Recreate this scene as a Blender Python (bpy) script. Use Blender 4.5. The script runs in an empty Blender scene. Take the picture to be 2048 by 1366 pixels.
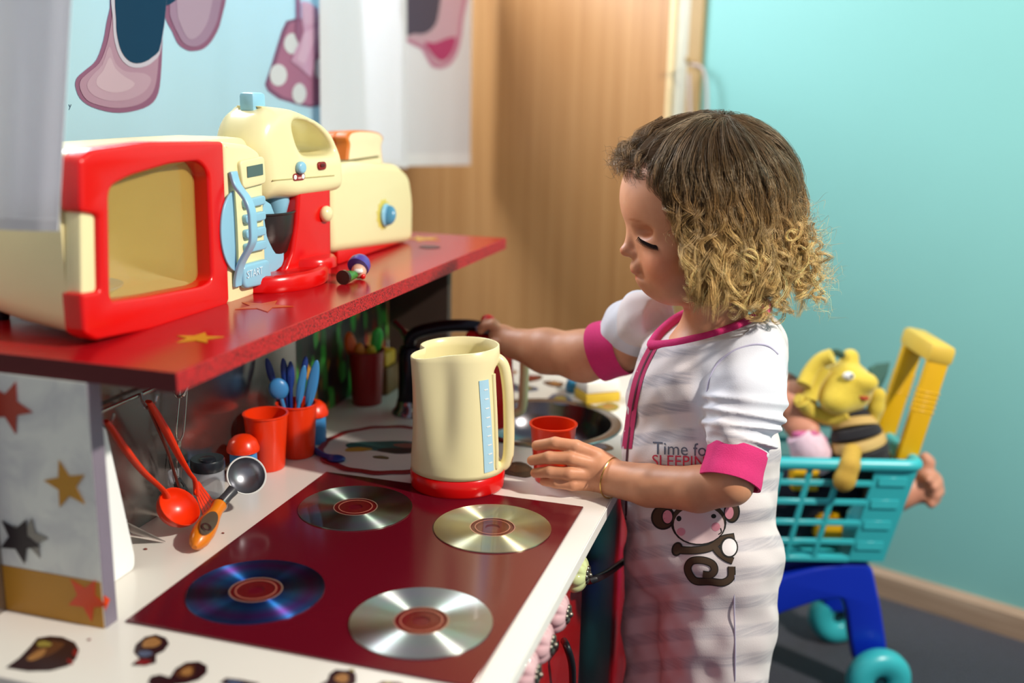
import bpy, bmesh, math, random
import numpy as np
from mathutils import Vector, Matrix, noise
from mathutils.bvhtree import BVHTree

SC = bpy.context.scene
COL = SC.collection
random.seed(7)
RNG = np.random.default_rng(11)
PI = math.pi

# ------------------------------------------------------------------ camera
CAM_F, CAM_PITCH, CAM_YAW, CAM_ROLL = 2100.74, 0.2397, 0.2888, 0.0221     # focal length in pixels of a 2048 px frame
CAM_C = np.array([0.2010, -0.6686, 0.4415])
_cp, _sp, _cy, _sy = math.cos(CAM_PITCH), math.sin(CAM_PITCH), math.cos(CAM_YAW), math.sin(CAM_YAW)
CF = np.array([-_sy * _cp, _cy * _cp, -_sp])
_r0 = np.array([_cy, _sy, 0.0]); _u0 = np.cross(_r0, CF)
CR = math.cos(CAM_ROLL) * _r0 + math.sin(CAM_ROLL) * _u0
CU = -math.sin(CAM_ROLL) * _r0 + math.cos(CAM_ROLL) * _u0
cam_data = bpy.data.cameras.new('camera')
cam_data.sensor_width = 36.0
cam_data.lens = CAM_F * 36.0 / 2048.0
cam_data.clip_start = 0.02
cam_data.dof.use_dof = True
cam_data.dof.focus_distance = 1.10
cam_data.dof.aperture_fstop = cam_data.lens / 1000.0 / 0.0165
cam = bpy.data.objects.new('camera', cam_data)
cam.matrix_world = Matrix(((CR[0], CU[0], -CF[0], CAM_C[0]), (CR[1], CU[1], -CF[1], CAM_C[1]),
                           (CR[2], CU[2], -CF[2], CAM_C[2]), (0, 0, 0, 1)))
COL.objects.link(cam)
SC.camera = cam

# ------------------------------------------------------------------ light and exposure
SC.view_settings.view_transform = 'Standard'
SC.view_settings.look = 'None'
SC.view_settings.gamma = 1.0
SC.view_settings.use_curve_mapping = False
SC.view_settings.exposure = 0.0
wd = bpy.data.worlds.new('room_light'); SC.world = wd; wd.use_nodes = True
_bg = wd.node_tree.nodes['Background']
_bg.inputs['Color'].default_value = (0.80, 0.84, 1.0, 1)
_bg.inputs['Strength'].default_value = 0.35
ld = bpy.data.lights.new('key_lamp', 'POINT'); ld.energy = 205.0; ld.color = (1.0, 0.93, 0.82); ld.shadow_soft_size = 0.045  # unseen lamp to the right, placed from shadows and disc streaks
lo = bpy.data.objects.new('key_lamp', ld); lo.location = (1.42, 0.04, 1.40); COL.objects.link(lo)
ld = bpy.data.lights.new('curtain_daylight', 'AREA'); ld.energy = 38.0; ld.color = (0.86, 0.92, 1.0); ld.shape = 'RECTANGLE'; ld.size = 0.8; ld.size_y = 0.6
lo = bpy.data.objects.new('curtain_daylight', ld); lo.location = (-0.97, 0.80, 0.98)
lo.rotation_euler = (0, math.radians(-68), 0); COL.objects.link(lo)

# ------------------------------------------------------------------ measuring helpers
def ray(x, y):
    return (x - 1024.0) / CAM_F * CR - (y - 683.0) / CAM_F * CU + CF
def pt(x, y, d):                       # the point seen at (x, y) at depth d
    return CAM_C + ray(x, y) * d
def on(x, y, ax, v):                   # the point seen at (x, y) on a coordinate plane
    r = ray(x, y)
    return CAM_C + r * ((v - CAM_C[ax]) / r[ax])
def oX(x, y, v): return on(x, y, 0, v)
def oY(x, y, v): return on(x, y, 1, v)
def oZ(x, y, v=0.0): return on(x, y, 2, v)
SHELF_SLOPE = -0.0092
def shelf_z(y): return 0.2256 + SHELF_SLOPE * (y + 0.011)
FLOOR = -0.50

# ------------------------------------------------------------------ materials
_mats = {}
def lin(c):
    if isinstance(c, str):
        c = c.lstrip('#'); c = tuple(int(c[i:i + 2], 16) / 255 for i in (0, 2, 4))
    return tuple((v / 12.92 if v <= 0.04045 else ((v + 0.055) / 1.055) ** 2.4) for v in c) + (1.0,)
def mat(name, col, rough=0.45, metal=0.0, var=0.06, vscale=30.0, bump=0.0, bscale=200.0, coat=0.0, spec=0.5, sss=0.0, trans=0.0, alpha=1.0, sheen=0.0):
    if name in _mats: return _mats[name]
    m = bpy.data.materials.new(name); m.use_nodes = True
    nt = m.node_tree; b = nt.nodes['Principled BSDF']
    c = lin(col)
    tc = nt.nodes.new('ShaderNodeTexCoord')
    nz = nt.nodes.new('ShaderNodeTexNoise'); nz.inputs['Scale'].default_value = vscale; nz.inputs['Detail'].default_value = 4
    nt.links.new(tc.outputs['Object'], nz.inputs['Vector'])
    mx = nt.nodes.new('ShaderNodeMix'); mx.data_type = 'RGBA'
    mx.inputs[6].default_value = tuple(v * (1 - var) for v in c[:3]) + (1,)
    mx.inputs[7].default_value = tuple(min(1, v * (1 + var)) for v in c[:3]) + (1,)
    nt.links.new(nz.outputs['Fac'], mx.inputs[0])
    nt.links.new(mx.outputs[2], b.inputs['Base Color'])
    b.inputs['Roughness'].default_value = rough; b.inputs['Metallic'].default_value = metal
    b.inputs['Specular IOR Level'].default_value = spec
    if coat: b.inputs['Coat Weight'].default_value = coat; b.inputs['Coat Roughness'].default_value = 0.08
    if sss:
        b.inputs['Subsurface Weight'].default_value = sss; b.inputs['Subsurface Radius'].default_value = (1.0, 0.35, 0.2); b.inputs['Subsurface Scale'].default_value = 0.006
    if trans: b.inputs['Transmission Weight'].default_value = trans
    if alpha < 1: b.inputs['Alpha'].default_value = alpha
    if sheen: b.inputs['Sheen Weight'].default_value = sheen
    if bump:
        n2 = nt.nodes.new('ShaderNodeTexNoise'); n2.inputs['Scale'].default_value = bscale; n2.inputs['Detail'].default_value = 3
        nt.links.new(tc.outputs['Object'], n2.inputs['Vector'])
        bp = nt.nodes.new('ShaderNodeBump'); bp.inputs['Strength'].default_value = bump; bp.inputs['Distance'].default_value = 0.002
        nt.links.new(n2.outputs['Fac'], bp.inputs['Height']); nt.links.new(bp.outputs['Normal'], b.inputs['Normal'])
    _mats[name] = m
    return m
def bsdf(m): return m.node_tree.nodes['Principled BSDF']

# ------------------------------------------------------------------ objects
def thing(name, label, cat, loc=(0, 0, 0), rot=(0, 0, 0), group=None):
    o = bpy.data.objects.new(name, None); COL.objects.link(o)
    o.empty_display_size = 0.02
    o.location = Vector([float(v) for v in loc]); o.rotation_euler = rot
    o['label'] = label; o['category'] = cat
    if group: o['group'] = group
    return o
def tag(o, label, cat, group=None):
    o['label'] = label; o['category'] = cat
    if group: o['group'] = group
    return o
def root_matrix(p):
    m = Matrix.Identity(4)
    while p is not None:
        m = Matrix.LocRotScale(p.location, p.rotation_euler, p.scale) @ m
        p = p.parent
    return m
def obj(name, geo, m, parent=None, world=False, smooth=True, angle=40, label=None, kind=None, bevel=0.0, subd=0):
    """link geometry (verts, faces) as one mesh object; world=True: the verts are given in world coordinates"""
    v, f = geo
    v = np.asarray(v, float).reshape(-1, 3)
    if world and parent is not None:
        im = np.array(root_matrix(parent).inverted()); v = v @ im[:3, :3].T + im[:3, 3]
    me = bpy.data.meshes.new(name); me.from_pydata(v.tolist(), [], [tuple(int(i) for i in q) for q in f]); me.validate(); me.update()
    o = bpy.data.objects.new(name, me); COL.objects.link(o)
    ms = m if isinstance(m, (list, tuple)) else [m]
    for k in ms: me.materials.append(k)
    if parent is not None: o.parent = parent
    if bevel:
        md = o.modifiers.new('bevel', 'BEVEL'); md.width = bevel; md.segments = 2; md.limit_method = 'ANGLE'; md.angle_limit = math.radians(35)
    if subd:
        md = o.modifiers.new('subd', 'SUBSURF'); md.levels = subd; md.render_levels = subd
    if smooth:
        me.polygons.foreach_set('use_smooth', [True] * len(me.polygons))
        if angle < 180:
            bm = bmesh.new(); bm.from_mesh(me)
            lim = math.radians(angle)
            for e in bm.edges:
                e.smooth = not (len(e.link_faces) == 2 and e.calc_face_angle(0) > lim)
            bm.to_mesh(me); bm.free()
    if label: o['label'] = label
    if kind: o['kind'] = kind
    return o
def struct(name, geo, m, **k):
    return obj(name, geo, m, kind='structure', **k)
def join(*gs):
    V = []; F = []; n = 0
    for v, f in gs:
        v = np.asarray(v, float).reshape(-1, 3); V.append(v); F += [tuple(i + n for i in q) for q in f]; n += len(v)
    return np.concatenate(V), F
def xf(geo, loc=(0, 0, 0), rot=(0, 0, 0), scale=(1, 1, 1)):
    M = np.array(Matrix.LocRotScale(Vector(loc), Matrix.Rotation(0, 3, 'X').to_euler() if rot is None else __import__('mathutils').Euler(rot), Vector(scale)))
    v = np.asarray(geo[0], float).reshape(-1, 3)
    return v @ M[:3, :3].T + M[:3, 3], geo[1]
def frame(geo, o, ex, ey, ez):           # map local axes to world axes
    v = np.asarray(geo[0], float).reshape(-1, 3)
    return np.asarray(o) + v[:, :1] * np.asarray(ex) + v[:, 1:2] * np.asarray(ey) + v[:, 2:3] * np.asarray(ez), geo[1]

def box(sx, sy, sz, c=(0, 0, 0), bev=0.0, seg=2):
    bm = bmesh.new(); bmesh.ops.create_cube(bm, size=1.0)
    for v in bm.verts: v.co = Vector((v.co.x * sx, v.co.y * sy, v.co.z * sz))
    if bev: bmesh.ops.bevel(bm, geom=list(bm.edges), offset=bev, segments=seg, affect='EDGES', profile=0.5)
    for v in bm.verts: v.co += Vector([float(q) for q in c])
    bm.verts.index_update()
    g = [tuple(v.co) for v in bm.verts], [tuple(v.index for v in f.verts) for f in bm.faces]
    bm.free(); return g
def box2(a, b, bev=0.0, seg=2):
    a = np.array(a, float); b = np.array(b, float)
    return box(*(np.abs(b - a)), c=(a + b) / 2, bev=bev, seg=seg)
def prism(poly, h, bev=0.0, seg=2):     # poly in xy, extruded 0..h in z
    bm = bmesh.new()
    vs = [bm.verts.new((p[0], p[1], 0)) for p in poly]
    f = bm.faces.new(vs); 
    r = bmesh.ops.extrude_face_region(bm, geom=[f])
    for e in r['geom']:
        if isinstance(e, bmesh.types.BMVert): e.co.z += h
    bmesh.ops.recalc_face_normals(bm, faces=bm.faces)
    if bev:
        bmesh.ops.bevel(bm, geom=[e for e in bm.edges if abs(e.verts[0].co.z - e.verts[1].co.z) < 1e-9], offset=bev, segments=seg, affect='EDGES', profile=0.5)
    bm.verts.index_update()
    g = [tuple(v.co) for v in bm.verts], [tuple(v.index for v in fc.verts) for fc in bm.faces]
    bm.free(); return g
def lathe(prof, seg=32, cap=True, sx=1.0, sy=1.0):
    V = []; F = []
    n = len(prof)
    for (r, z) in prof:
        for i in range(seg):
            a = 2 * PI * i / seg; V.append((r * math.cos(a) * sx, r * math.sin(a) * sy, z))
    for j in range(n - 1):
        for i in range(seg):
            k = (i + 1) % seg
            F.append((j * seg + i, j * seg + k, (j + 1) * seg + k, (j + 1) * seg + i))
    if cap:
        if prof[0][0] > 1e-6: F.append(tuple(range(seg))[::-1])
        if prof[-1][0] > 1e-6: F.append(tuple(range((n - 1) * seg, n * seg)))
    return V, F
def loft(rings, closed=True, caps=True):
    n = len(rings[0]); V = np.concatenate([np.asarray(r, float) for r in rings]); F = []
    for j in range(len(rings) - 1):
        for i in range(n if closed else n - 1):
            k = (i + 1) % n
            F.append((j * n + i, j * n + k, (j + 1) * n + k, (j + 1) * n + i))
    if caps and closed:
        F.append(tuple(range(n))[::-1]); F.append(tuple(range((len(rings) - 1) * n, len(rings) * n)))
    return V, F
def tube(pts, rad, seg=10, closed=False, caps=True, flat=None):
    P = np.asarray(pts, float); n = len(P)
    R = np.full(n, rad, float) if np.isscalar(rad) else np.asarray(rad, float)
    T = np.zeros_like(P)
    for i in range(n):
        if closed: T[i] = P[(i + 1) % n] - P[i - 1]
        else: T[i] = P[min(i + 1, n - 1)] - P[max(i - 1, 0)]
        T[i] /= np.linalg.norm(T[i]) + 1e-12
    a = np.array([0, 0, 1.0]) if abs(T[0][2]) < 0.9 else np.array([1.0, 0, 0])
    N = a - T[0] * (a @ T[0]); N /= np.linalg.norm(N)
    rings = []
    for i in range(n):
        N = N - T[i] * (N @ T[i]); N /= np.linalg.norm(N) + 1e-12
        B = np.cross(T[i], N)
        ang = np.arange(seg) * 2 * PI / seg
        fl = 1.0 if flat is None else flat
        rings.append(P[i] + R[i] * (np.cos(ang)[:, None] * N * fl + np.sin(ang)[:, None] * B))
    if closed: rings.append(rings[0])
    V, F = loft(rings, True, caps and not closed)
    return V, F
def smooth_path(pts, n=8):
    P = np.asarray(pts, float); out = []
    Q = np.vstack([2 * P[0] - P[1], P, 2 * P[-1] - P[-2]])
    for i in range(1, len(Q) - 2):
        for k in range(n):
            t = k / n
            out.append(0.5 * ((2 * Q[i]) + (-Q[i - 1] + Q[i + 1]) * t + (2 * Q[i - 1] - 5 * Q[i] + 4 * Q[i + 1] - Q[i + 2]) * t * t + (-Q[i - 1] + 3 * Q[i] - 3 * Q[i + 1] + Q[i + 2]) * t ** 3))
    out.append(P[-1]); return np.array(out)
def sphere(r, c=(0, 0, 0), seg=20, rings=12, sc=(1, 1, 1)):
    prof = [(r * math.sin(PI * i / rings), -r * math.cos(PI * i / rings)) for i in range(rings + 1)]
    prof[0] = (1e-5, -r); prof[-1] = (1e-5, r)
    v, f = lathe(prof, seg, True); v = np.array(v) * np.array(sc) + np.array(c); return v, f
def rrect(w, h, r, n=5):
    P = []
    for cx, cy, a0 in ((w / 2 - r, h / 2 - r, 0), (-w / 2 + r, h / 2 - r, 90), (-w / 2 + r, -h / 2 + r, 180), (w / 2 - r, -h / 2 + r, 270)):
        for i in range(n + 1):
            a = math.radians(a0 + 90 * i / n); P.append((cx + r * math.cos(a), cy + r * math.sin(a)))
    return P
def star(R, r, n=5, rot=90):
    return [((R if i % 2 == 0 else r) * math.cos(math.radians(rot + 180 / n * i)), (R if i % 2 == 0 else r) * math.sin(math.radians(rot + 180 / n * i))) for i in range(2 * n)]
def flat_poly(P3):                        # a single polygon of world points
    return np.asarray(P3, float), [tuple(range(len(P3)))]
def slab(P3, nrm, t):                     # polygon of world points given thickness t along nrm
    P = np.asarray(P3, float); n = len(P); nrm = np.asarray(nrm, float)
    V = np.concatenate([P, P + nrm * t])
    F = [tuple(range(n))[::-1], tuple(range(n, 2 * n))] + [(i, (i + 1) % n, n + (i + 1) % n, n + i) for i in range(n)]
    return V, F
def text_geo(txt, size, depth=0.0):
    cu = bpy.data.curves.new('lettering', 'FONT'); cu.body = txt; cu.size = size; cu.extrude = depth; cu.resolution_u = 3
    o = bpy.data.objects.new('lettering', cu); COL.objects.link(o)
    dg = bpy.context.evaluated_depsgraph_get(); me = o.evaluated_get(dg).to_mesh()
    V = np.array([v.co[:] for v in me.vertices]); F = [tuple(p.vertices) for p in me.polygons]
    o.evaluated_get(dg).to_mesh_clear(); bpy.data.objects.remove(o); bpy.data.curves.remove(cu)
    return V, F

# ------------------------------------------------------------------ implicit surfaces (for bodies and soft toys)
class SDF:
    """smooth union of ellipsoids and round cones, meshed with sparse surface nets"""
    def __init__(s): s.p = []; s.post = None; s.warp = None
    def ell(s, c, r, k=12, fwd=None, sub=False, rot=None):
        s.p.append(('e', np.array(c, float), np.array(r, float), k, rot, sub)); return s
    def cone(s, a, b, ra, rb, k=10, sub=False):
        s.p.append(('c', np.array(a, float), np.array(b, float), k, (ra, rb), sub)); return s
    def chain(s, P, R, k=8):
        for i in range(len(P) - 1): s.cone(P[i], P[i + 1], R[i], R[i + 1], k)
        return s
    def f(s, X):
        if s.warp is not None: X = s.warp(X)
        out = np.full(len(X), 1e3, np.float32)
        for q in s.p:
            if q[0] == 'e':
                d = X - q[1].astype(np.float32)
                if q[4] is not None: d = d @ q[4].astype(np.float32)
                r = q[2].astype(np.float32)
                k0 = np.sqrt(((d / r) ** 2).sum(1)); k1 = np.sqrt(((d / (r * r)) ** 2).sum(1)) + 1e-9
                v = np.where(k0 < 1e-3, -r.min(), k0 * (k0 - 1) / k1)
            else:
                a = q[1].astype(np.float32); ba = (q[2] - q[1]).astype(np.float32)
                h = np.clip(((X - a) @ ba) / max(float(ba @ ba), 1e-9), 0, 1)
                v = np.sqrt(((X - a - h[:, None] * ba) ** 2).sum(1)) - (q[4][0] + (q[4][1] - q[4][0]) * h)
            k = q[3]
            if q[5]:
                hh = np.maximum(k - np.abs(out + v), 0) / k; out = np.maximum(out, -v) + hh * hh * k * 0.25
            else:
                hh = np.maximum(k - np.abs(out - v), 0) / k; out = np.minimum(out, v) - hh * hh * k * 0.25
        if s.post is not None: out = s.post(X, out)
        return out
    def mesh(s, lo, hi, h, B=20):
        lo = np.array(lo, float); hi = np.array(hi, float)
        nb = np.ceil((hi - lo) / (h * B)).astype(int)
        N = nb * B + 2
        ids = []; pos = []; quads = []
        gi = np.arange(B + 1)
        G = np.stack(np.meshgrid(gi, gi, gi, indexing='ij'), -1).reshape(-1, 3)
        ctr = np.stack(np.meshgrid(*[np.arange(n) for n in nb], indexing='ij'), -1).reshape(-1, 3)
        cf = s.f(((ctr * B + B / 2) * h + lo).astype(np.float32))
        lim = B * h * 0.87 * 1.6
        lin_id = lambda I: (I[:, 0] * N[1] + I[:, 1]) * N[2] + I[:, 2]
        for b, cv in zip(ctr, cf):
            if abs(cv) > lim: continue
            o = b * B
            V = s.f(((G + o) * h + lo).astype(np.float32)).reshape(B + 1, B + 1, B + 1)
            ins = V < 0
            if ins.all() or not ins.any(): continue
            # cells
            cnt = np.zeros((B, B, B), np.int8); acc = np.zeros((B, B, B, 3)); ne = np.zeros((B, B, B))
            base = np.stack(np.meshgrid(np.arange(B), np.arange(B), np.arange(B), indexing='ij'), -1)
            for ax in range(3):
                sl0 = [slice(None)] * 3; sl1 = [slice(None)] * 3
                sl0[ax] = slice(0, B); sl1[ax] = slice(1, B + 1)
                a = V[tuple(sl0)]; c = V[tuple(sl1)]
                cr = (a < 0) != (c < 0)
                t = np.where(cr, a / np.where(cr, a - c, 1), 0)
                oth = [i for i in range(3) if i != ax]
                for d0 in (0, 1):
                    for d1 in (0, 1):
                        sl = [slice(None)] * 3; sl[oth[0]] = slice(d0, d0 + B); sl[oth[1]] = slice(d1, d1 + B)
                        cc = cr[tuple(sl)]; tt = t[tuple(sl)]
                        ne += cc
                        acc[..., ax] += np.where(cc, tt, 0); acc[..., oth[0]] += cc * d0; acc[..., oth[1]] += cc * d1
                # faces from owned edges (points 0..B-1)
                own = cr[:B, :B, :B]
                I = np.argwhere(own)
                if len(I):
                    sgn = ins[:B, :B, :B][own]
                    e0 = np.zeros(3, int); e1 = np.zeros(3, int); e0[oth[0]] = 1; e1[oth[1]] = 1
                    Ig = I + o + 1
                    q = np.stack([lin_id(Ig), lin_id(Ig - e0), lin_id(Ig - e0 - e1), lin_id(Ig - e1)], 1)
                    flip = sgn if ax != 1 else ~sgn
                    q[~flip] = q[~flip][:, ::-1]
                    quads.append(q)
            act = ne > 0
            I = np.argwhere(act)
            ids.append(lin_id(I + o + 1)); pos.append((I + o + acc[act] / ne[act][:, None]) * h + lo)
        ids = np.concatenate(ids); pos = np.concatenate(pos); quads = np.concatenate(quads)
        od = np.argsort(ids); ids = ids[od]; pos = pos[od]
        k = np.clip(np.searchsorted(ids, quads), 0, len(ids) - 1)
        ok = (ids[k] == quads).all(1)
        return pos, k[ok]
def relax(V, F, n=2, lam=0.5):
    F = np.asarray(F); V = V.copy()
    E = np.concatenate([F[:, [0, 1]], F[:, [1, 2]], F[:, [2, 3]], F[:, [3, 0]]])
    for _ in range(n):
        S = np.zeros_like(V); C = np.zeros(len(V))
        np.add.at(S, E[:, 0], V[E[:, 1]]); np.add.at(S, E[:, 1], V[E[:, 0]])
        np.add.at(C, E[:, 0], 1); np.add.at(C, E[:, 1], 1)
        V += lam * (S / np.maximum(C, 1)[:, None] - V)
    return V
def obj_fast(name, V, F, m, parent, world=True, label=None):
    V = np.asarray(V, float)
    if world and parent is not None:
        im = np.array(root_matrix(parent).inverted()); V = V @ im[:3, :3].T + im[:3, 3]
    F = np.asarray(F, np.int32)
    me = bpy.data.meshes.new(name)
    me.vertices.add(len(V)); me.vertices.foreach_set('co', V.astype(np.float32).ravel())
    n = F.shape[1]
    me.loops.add(F.size); me.loops.foreach_set('vertex_index', F.ravel())
    me.polygons.add(len(F)); me.polygons.foreach_set('loop_start', np.arange(0, F.size, n, dtype=np.int32))
    me.polygons.foreach_set('use_smooth', np.ones(len(F), bool))
    me.update(calc_edges=True); me.validate()
    me.materials.append(m)
    o = bpy.data.objects.new(name, me); COL.objects.link(o)
    if parent is not None: o.parent = parent
    if label: o['label'] = label
    return o
def add_color(o, name, C):
    at = o.data.color_attributes.new(name, 'FLOAT_COLOR', 'POINT')
    at.data.foreach_set('color', np.asarray(C, np.float32).ravel())

# ================================================================== THE SETTING
WN = np.array([0.366, 0.9306, 0.0]); WT = np.array([0.9306, -0.366, 0.0]); W0 = np.array([0.404, 1.31, FLOOR])
UPZ = np.array([0, 0, 1.0])
def wallp(s, off, h): return W0 + WT * s - WN * off + UPZ * (h)      # h above the floor
def wallbox(s0, s1, h0, h1, off0, off1):
    g = box2((s0, off0, h0), (s1, off1, h1))
    return frame(g, W0, WT, -WN, UPZ)

M_turq = mat('turquoise_wall_paint', '#7ebbb6', rough=0.55, var=0.05, vscale=3, bump=0.12, bscale=350)
M_carpet = mat('dark_blue_carpet', '#1a1d2e', rough=0.95, var=0.55, vscale=60, bump=0.9, bscale=260, sheen=0.3)
M_jamb = mat('grey_cream_paint', '#c9c6b0', rough=0.5)
M_edge = mat('cream_edge_band', '#e9d2a0', rough=0.4)
M_archi = mat('tan_trim', '#a98a58', rough=0.5)

def wood_mat(name, c1, c2, c3, rough, stretch=(26, 26, 0.9), spec=0.5):
    m = bpy.data.materials.new(name); m.use_nodes = True; nt = m.node_tree; b = nt.nodes['Principled BSDF']
    tc = nt.nodes.new('ShaderNodeTexCoord'); mp = nt.nodes.new('ShaderNodeMapping'); mp.inputs['Scale'].default_value = stretch
    nt.links.new(tc.outputs['Object'], mp.inputs['Vector'])
    nz = nt.nodes.new('ShaderNodeTexNoise'); nz.inputs['Scale'].default_value = 1.0; nz.inputs['Detail'].default_value = 6; nz.inputs['Roughness'].default_value = 0.62; nz.inputs['Distortion'].default_value = 0.25
    nt.links.new(mp.outputs[0], nz.inputs['Vector'])
    cr = nt.nodes.new('ShaderNodeValToRGB'); e = cr.color_ramp.elements
    e[0].position = 0.30; e[0].color = lin(c1); e[1].position = 0.72; e[1].color = lin(c3)
    x = e.new(0.5); x.color = lin(c2)
    nt.links.new(nz.outputs['Fac'], cr.inputs[0]); nt.links.new(cr.outputs[0], b.inputs['Base Color'])
    b.inputs['Roughness'].default_value = rough; b.inputs['Specular IOR Level'].default_value = spec
    bp = nt.nodes.new('ShaderNodeBump'); bp.inputs['Strength'].default_value = 0.08; bp.inputs['Distance'].default_value = 0.001
    nt.links.new(nz.outputs['Fac'], bp.inputs['Height']); nt.links.new(bp.outputs[0], b.inputs['Normal'])
    return m
M_door = wood_mat('beech_veneer', '#ac7a48', '#bb8a56', '#c69662', 0.42, (70, 70, 1.2))
M_base = wood_mat('pale_wood_baseboard', '#8d7660', '#a68c74', '#b9a28a', 0.5, (3, 3, 60))

struct('floor', box2((-1.6, -1.6, FLOOR - 0.05), (2.6, 2.4, FLOOR)), M_carpet)
struct('wall_right', wallbox(-0.50, 2.2, -0.02, 1.9, -0.08, 0.0), M_turq)
struct('baseboard_right', frame(prism([(0, 0), (0.016, 0), (0.016, 0.044), (0.006, 0.053), (0, 0.053)], 2.7), wallp(-0.50, 0, 0), -WN, UPZ, WT), M_base, smooth=False)
struct('trim_1', wallbox(-0.528, -0.50, -0.02, 1.9, -0.08, 0.012), M_archi, smooth=False)
struct('trim_2', wallbox(-0.562, -0.528, -0.02, 1.9, -0.08, 0.004), M_jamb, smooth=False)
d1 = struct('door_1', wallbox(-1.55, -0.572, 0.005, 1.9, -0.04, 0.012), M_door, smooth=False)
obj('edge_band', wallbox(-0.5719, -0.562, 0.005, 1.9, -0.04, 0.012), M_edge, d1, smooth=False)
cord = tag(obj('cord', tube(smooth_path([wallp(-0.515, 0.03, 0.99), wallp(-0.48, 0.03, 0.975), wallp(-0.468, 0.03, 0.90), wallp(-0.474, 0.03, 0.82), wallp(-0.49, 0.03, 0.80), wallp(-0.503, 0.03, 0.88), wallp(-0.512, 0.03, 0.97)], 6), 0.0028, 8), mat('faded_pink_cord', '#b9aaa6', 0.8)),
    'thin faded pink cord looped over the narrow tan trim beside the turquoise wall', 'cord')
obj('cord_hook', tube([wallp(-0.514, 0.006, 0.992), wallp(-0.514, 0.034, 0.992), wallp(-0.514, 0.04, 1.0)], 0.004, 8), M_archi, cord)
# the wall behind the curtain, with the window that lights the curtain from behind
M_lw = mat('pale_wall_paint', '#c9c4b8', 0.6)
wl = join(box2((-1.0, -1.5, FLOOR), (-0.92, 0.35, 2.0)), box2((-1.0, 1.25, FLOOR), (-0.92, 1.86, 2.0)), box2((-1.0, 0.35, FLOOR), (-0.92, 1.25, 0.70)), box2((-1.0, 0.35, 1.30), (-0.92, 1.25, 2.0)))
struct('wall_left', wl, M_lw, smooth=False)
wf = []
for a, b in (((-0.99, 0.35, 0.70), (-0.93, 0.39, 1.30)), ((-0.99, 1.21, 0.70), (-0.93, 1.25, 1.30)), ((-0.99, 0.39, 0.70), (-0.93, 1.21, 0.74)), ((-0.99, 0.39, 1.26), (-0.93, 1.21, 1.30)), ((-0.985, 0.785, 0.74), (-0.935, 0.815, 1.26))):
    wf.append(box2(a, b))
struct('window_1', join(*wf), mat('white_window_frame', '#e8e8e4', 0.35), smooth=False)

# ================================================================== COUNTER
M_count = mat('white_laminate', '#e6dfd6', rough=0.22, var=0.03, vscale=8, bump=0.02, bscale=60)
CT = 0.0135
CY0, CY1 = -0.099, 0.99
worktop = thing('worktop', 'white laminate toy kitchen worktop with dark stickers and worn chipped front edge', 'worktop', (-0.24, 0.45, 0))
# worktop with a round cut-out for the sink
SINK_C = np.array([-0.140, 0.640]); SINK_R = 0.094
def slab_with_hole(x0, x1, y0, y1, z0, z1, c, r, n=48):
    ang = [2 * PI * i / n + PI / n for i in range(n)]
    V = []; 
    def outer(a):
        dx, dy = math.cos(a), math.sin(a); t = 1e9
        if dx > 1e-9: t = min(t, (x1 - c[0]) / dx)
        if dx < -1e-9: t = min(t, (x0 - c[0]) / dx)
        if dy > 1e-9: t = min(t, (y1 - c[1]) / dy)
        if dy < -1e-9: t = min(t, (y0 - c[1]) / dy)
        return (c[0] + dx * t, c[1] + dy * t)
    for cx, cy in ((x0, y0), (x1, y0), (x1, y1), (x0, y1)):
        ang.append(math.atan2(cy - c[1], cx - c[0]) % (2 * PI))
    ang = sorted(set(round(a % (2 * PI), 6) for a in ang)); m = len(ang)
    for z in (z0, z1):
        for a in ang: V.append((*outer(a), z))
        for a in ang: V.append((c[0] + r * math.cos(a), c[1] + r * math.sin(a), z))
    F = []
    for i in range(m):
        k = (i + 1) % m
        F.append((2 * m + i, 2 * m + k, 3 * m + k, 3 * m + i)); F.append((i, m + i, m + k, k))
        F.append((i, k, 2 * m + k, 2 * m + i)); F.append((m + i, 3 * m + i, 3 * m + k, m + k))
    return V, F
obj('board', slab_with_hole(-0.56, 0.0, CY0, CY1, -CT, 0.0, SINK_C, SINK_R), M_count, worktop, world=True, angle=30, bevel=0.0009)
obj('edge_strip', box2((0.0002, CY0, -CT), (0.0014, CY1, -0.0006), 0.0004, 1), mat('white_edge_strip', '#f0ece6', 0.3, var=0.04, vscale=120), worktop, world=True)

# stickers stuck on the worktop: generic little cut-out pictures, dark with a paler middle
M_stk = [mat('sticker_dark_red', '#2a1216', 0.25), mat('sticker_brown', '#55301c', 0.25), mat('sticker_tan', '#9a6a3a', 0.3), mat('sticker_blue', '#4a556e', 0.3), mat('sticker_ochre', '#8a7a35', 0.3), mat('sticker_red', '#7a1418', 0.2)]
def blob(cx, cy, a, b, rot, n=22, wob=0.12, seed=0):
    r = random.Random(seed); ph = [r.uniform(0, 6.28) for _ in range(3)]; P = []
    for i in range(n):
        t = 2 * PI * i / n; w = 1 + wob * (math.sin(2 * t + ph[0]) * .5 + math.sin(3 * t + ph[1]) * .6 + math.sin(5 * t + ph[2]) * .35)
        x, y = a * w * math.cos(t), b * w * math.sin(t)
        P.append((cx + x * math.cos(rot) - y * math.sin(rot), cy + x * math.sin(rot) + y * math.cos(rot)))
    return P
def px_poly(P, z): return np.array([oZ(x, y, z) for x, y in P])
def up_slab(P3, t): 
    P3 = np.asarray(P3)
    a = 0.5 * np.sum(P3[:, 0] * np.roll(P3[:, 1], -1) - np.roll(P3[:, 0], -1) * P3[:, 1])
    return slab(P3 if a > 0 else P3[::-1], (0, 0, 1), t)
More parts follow.
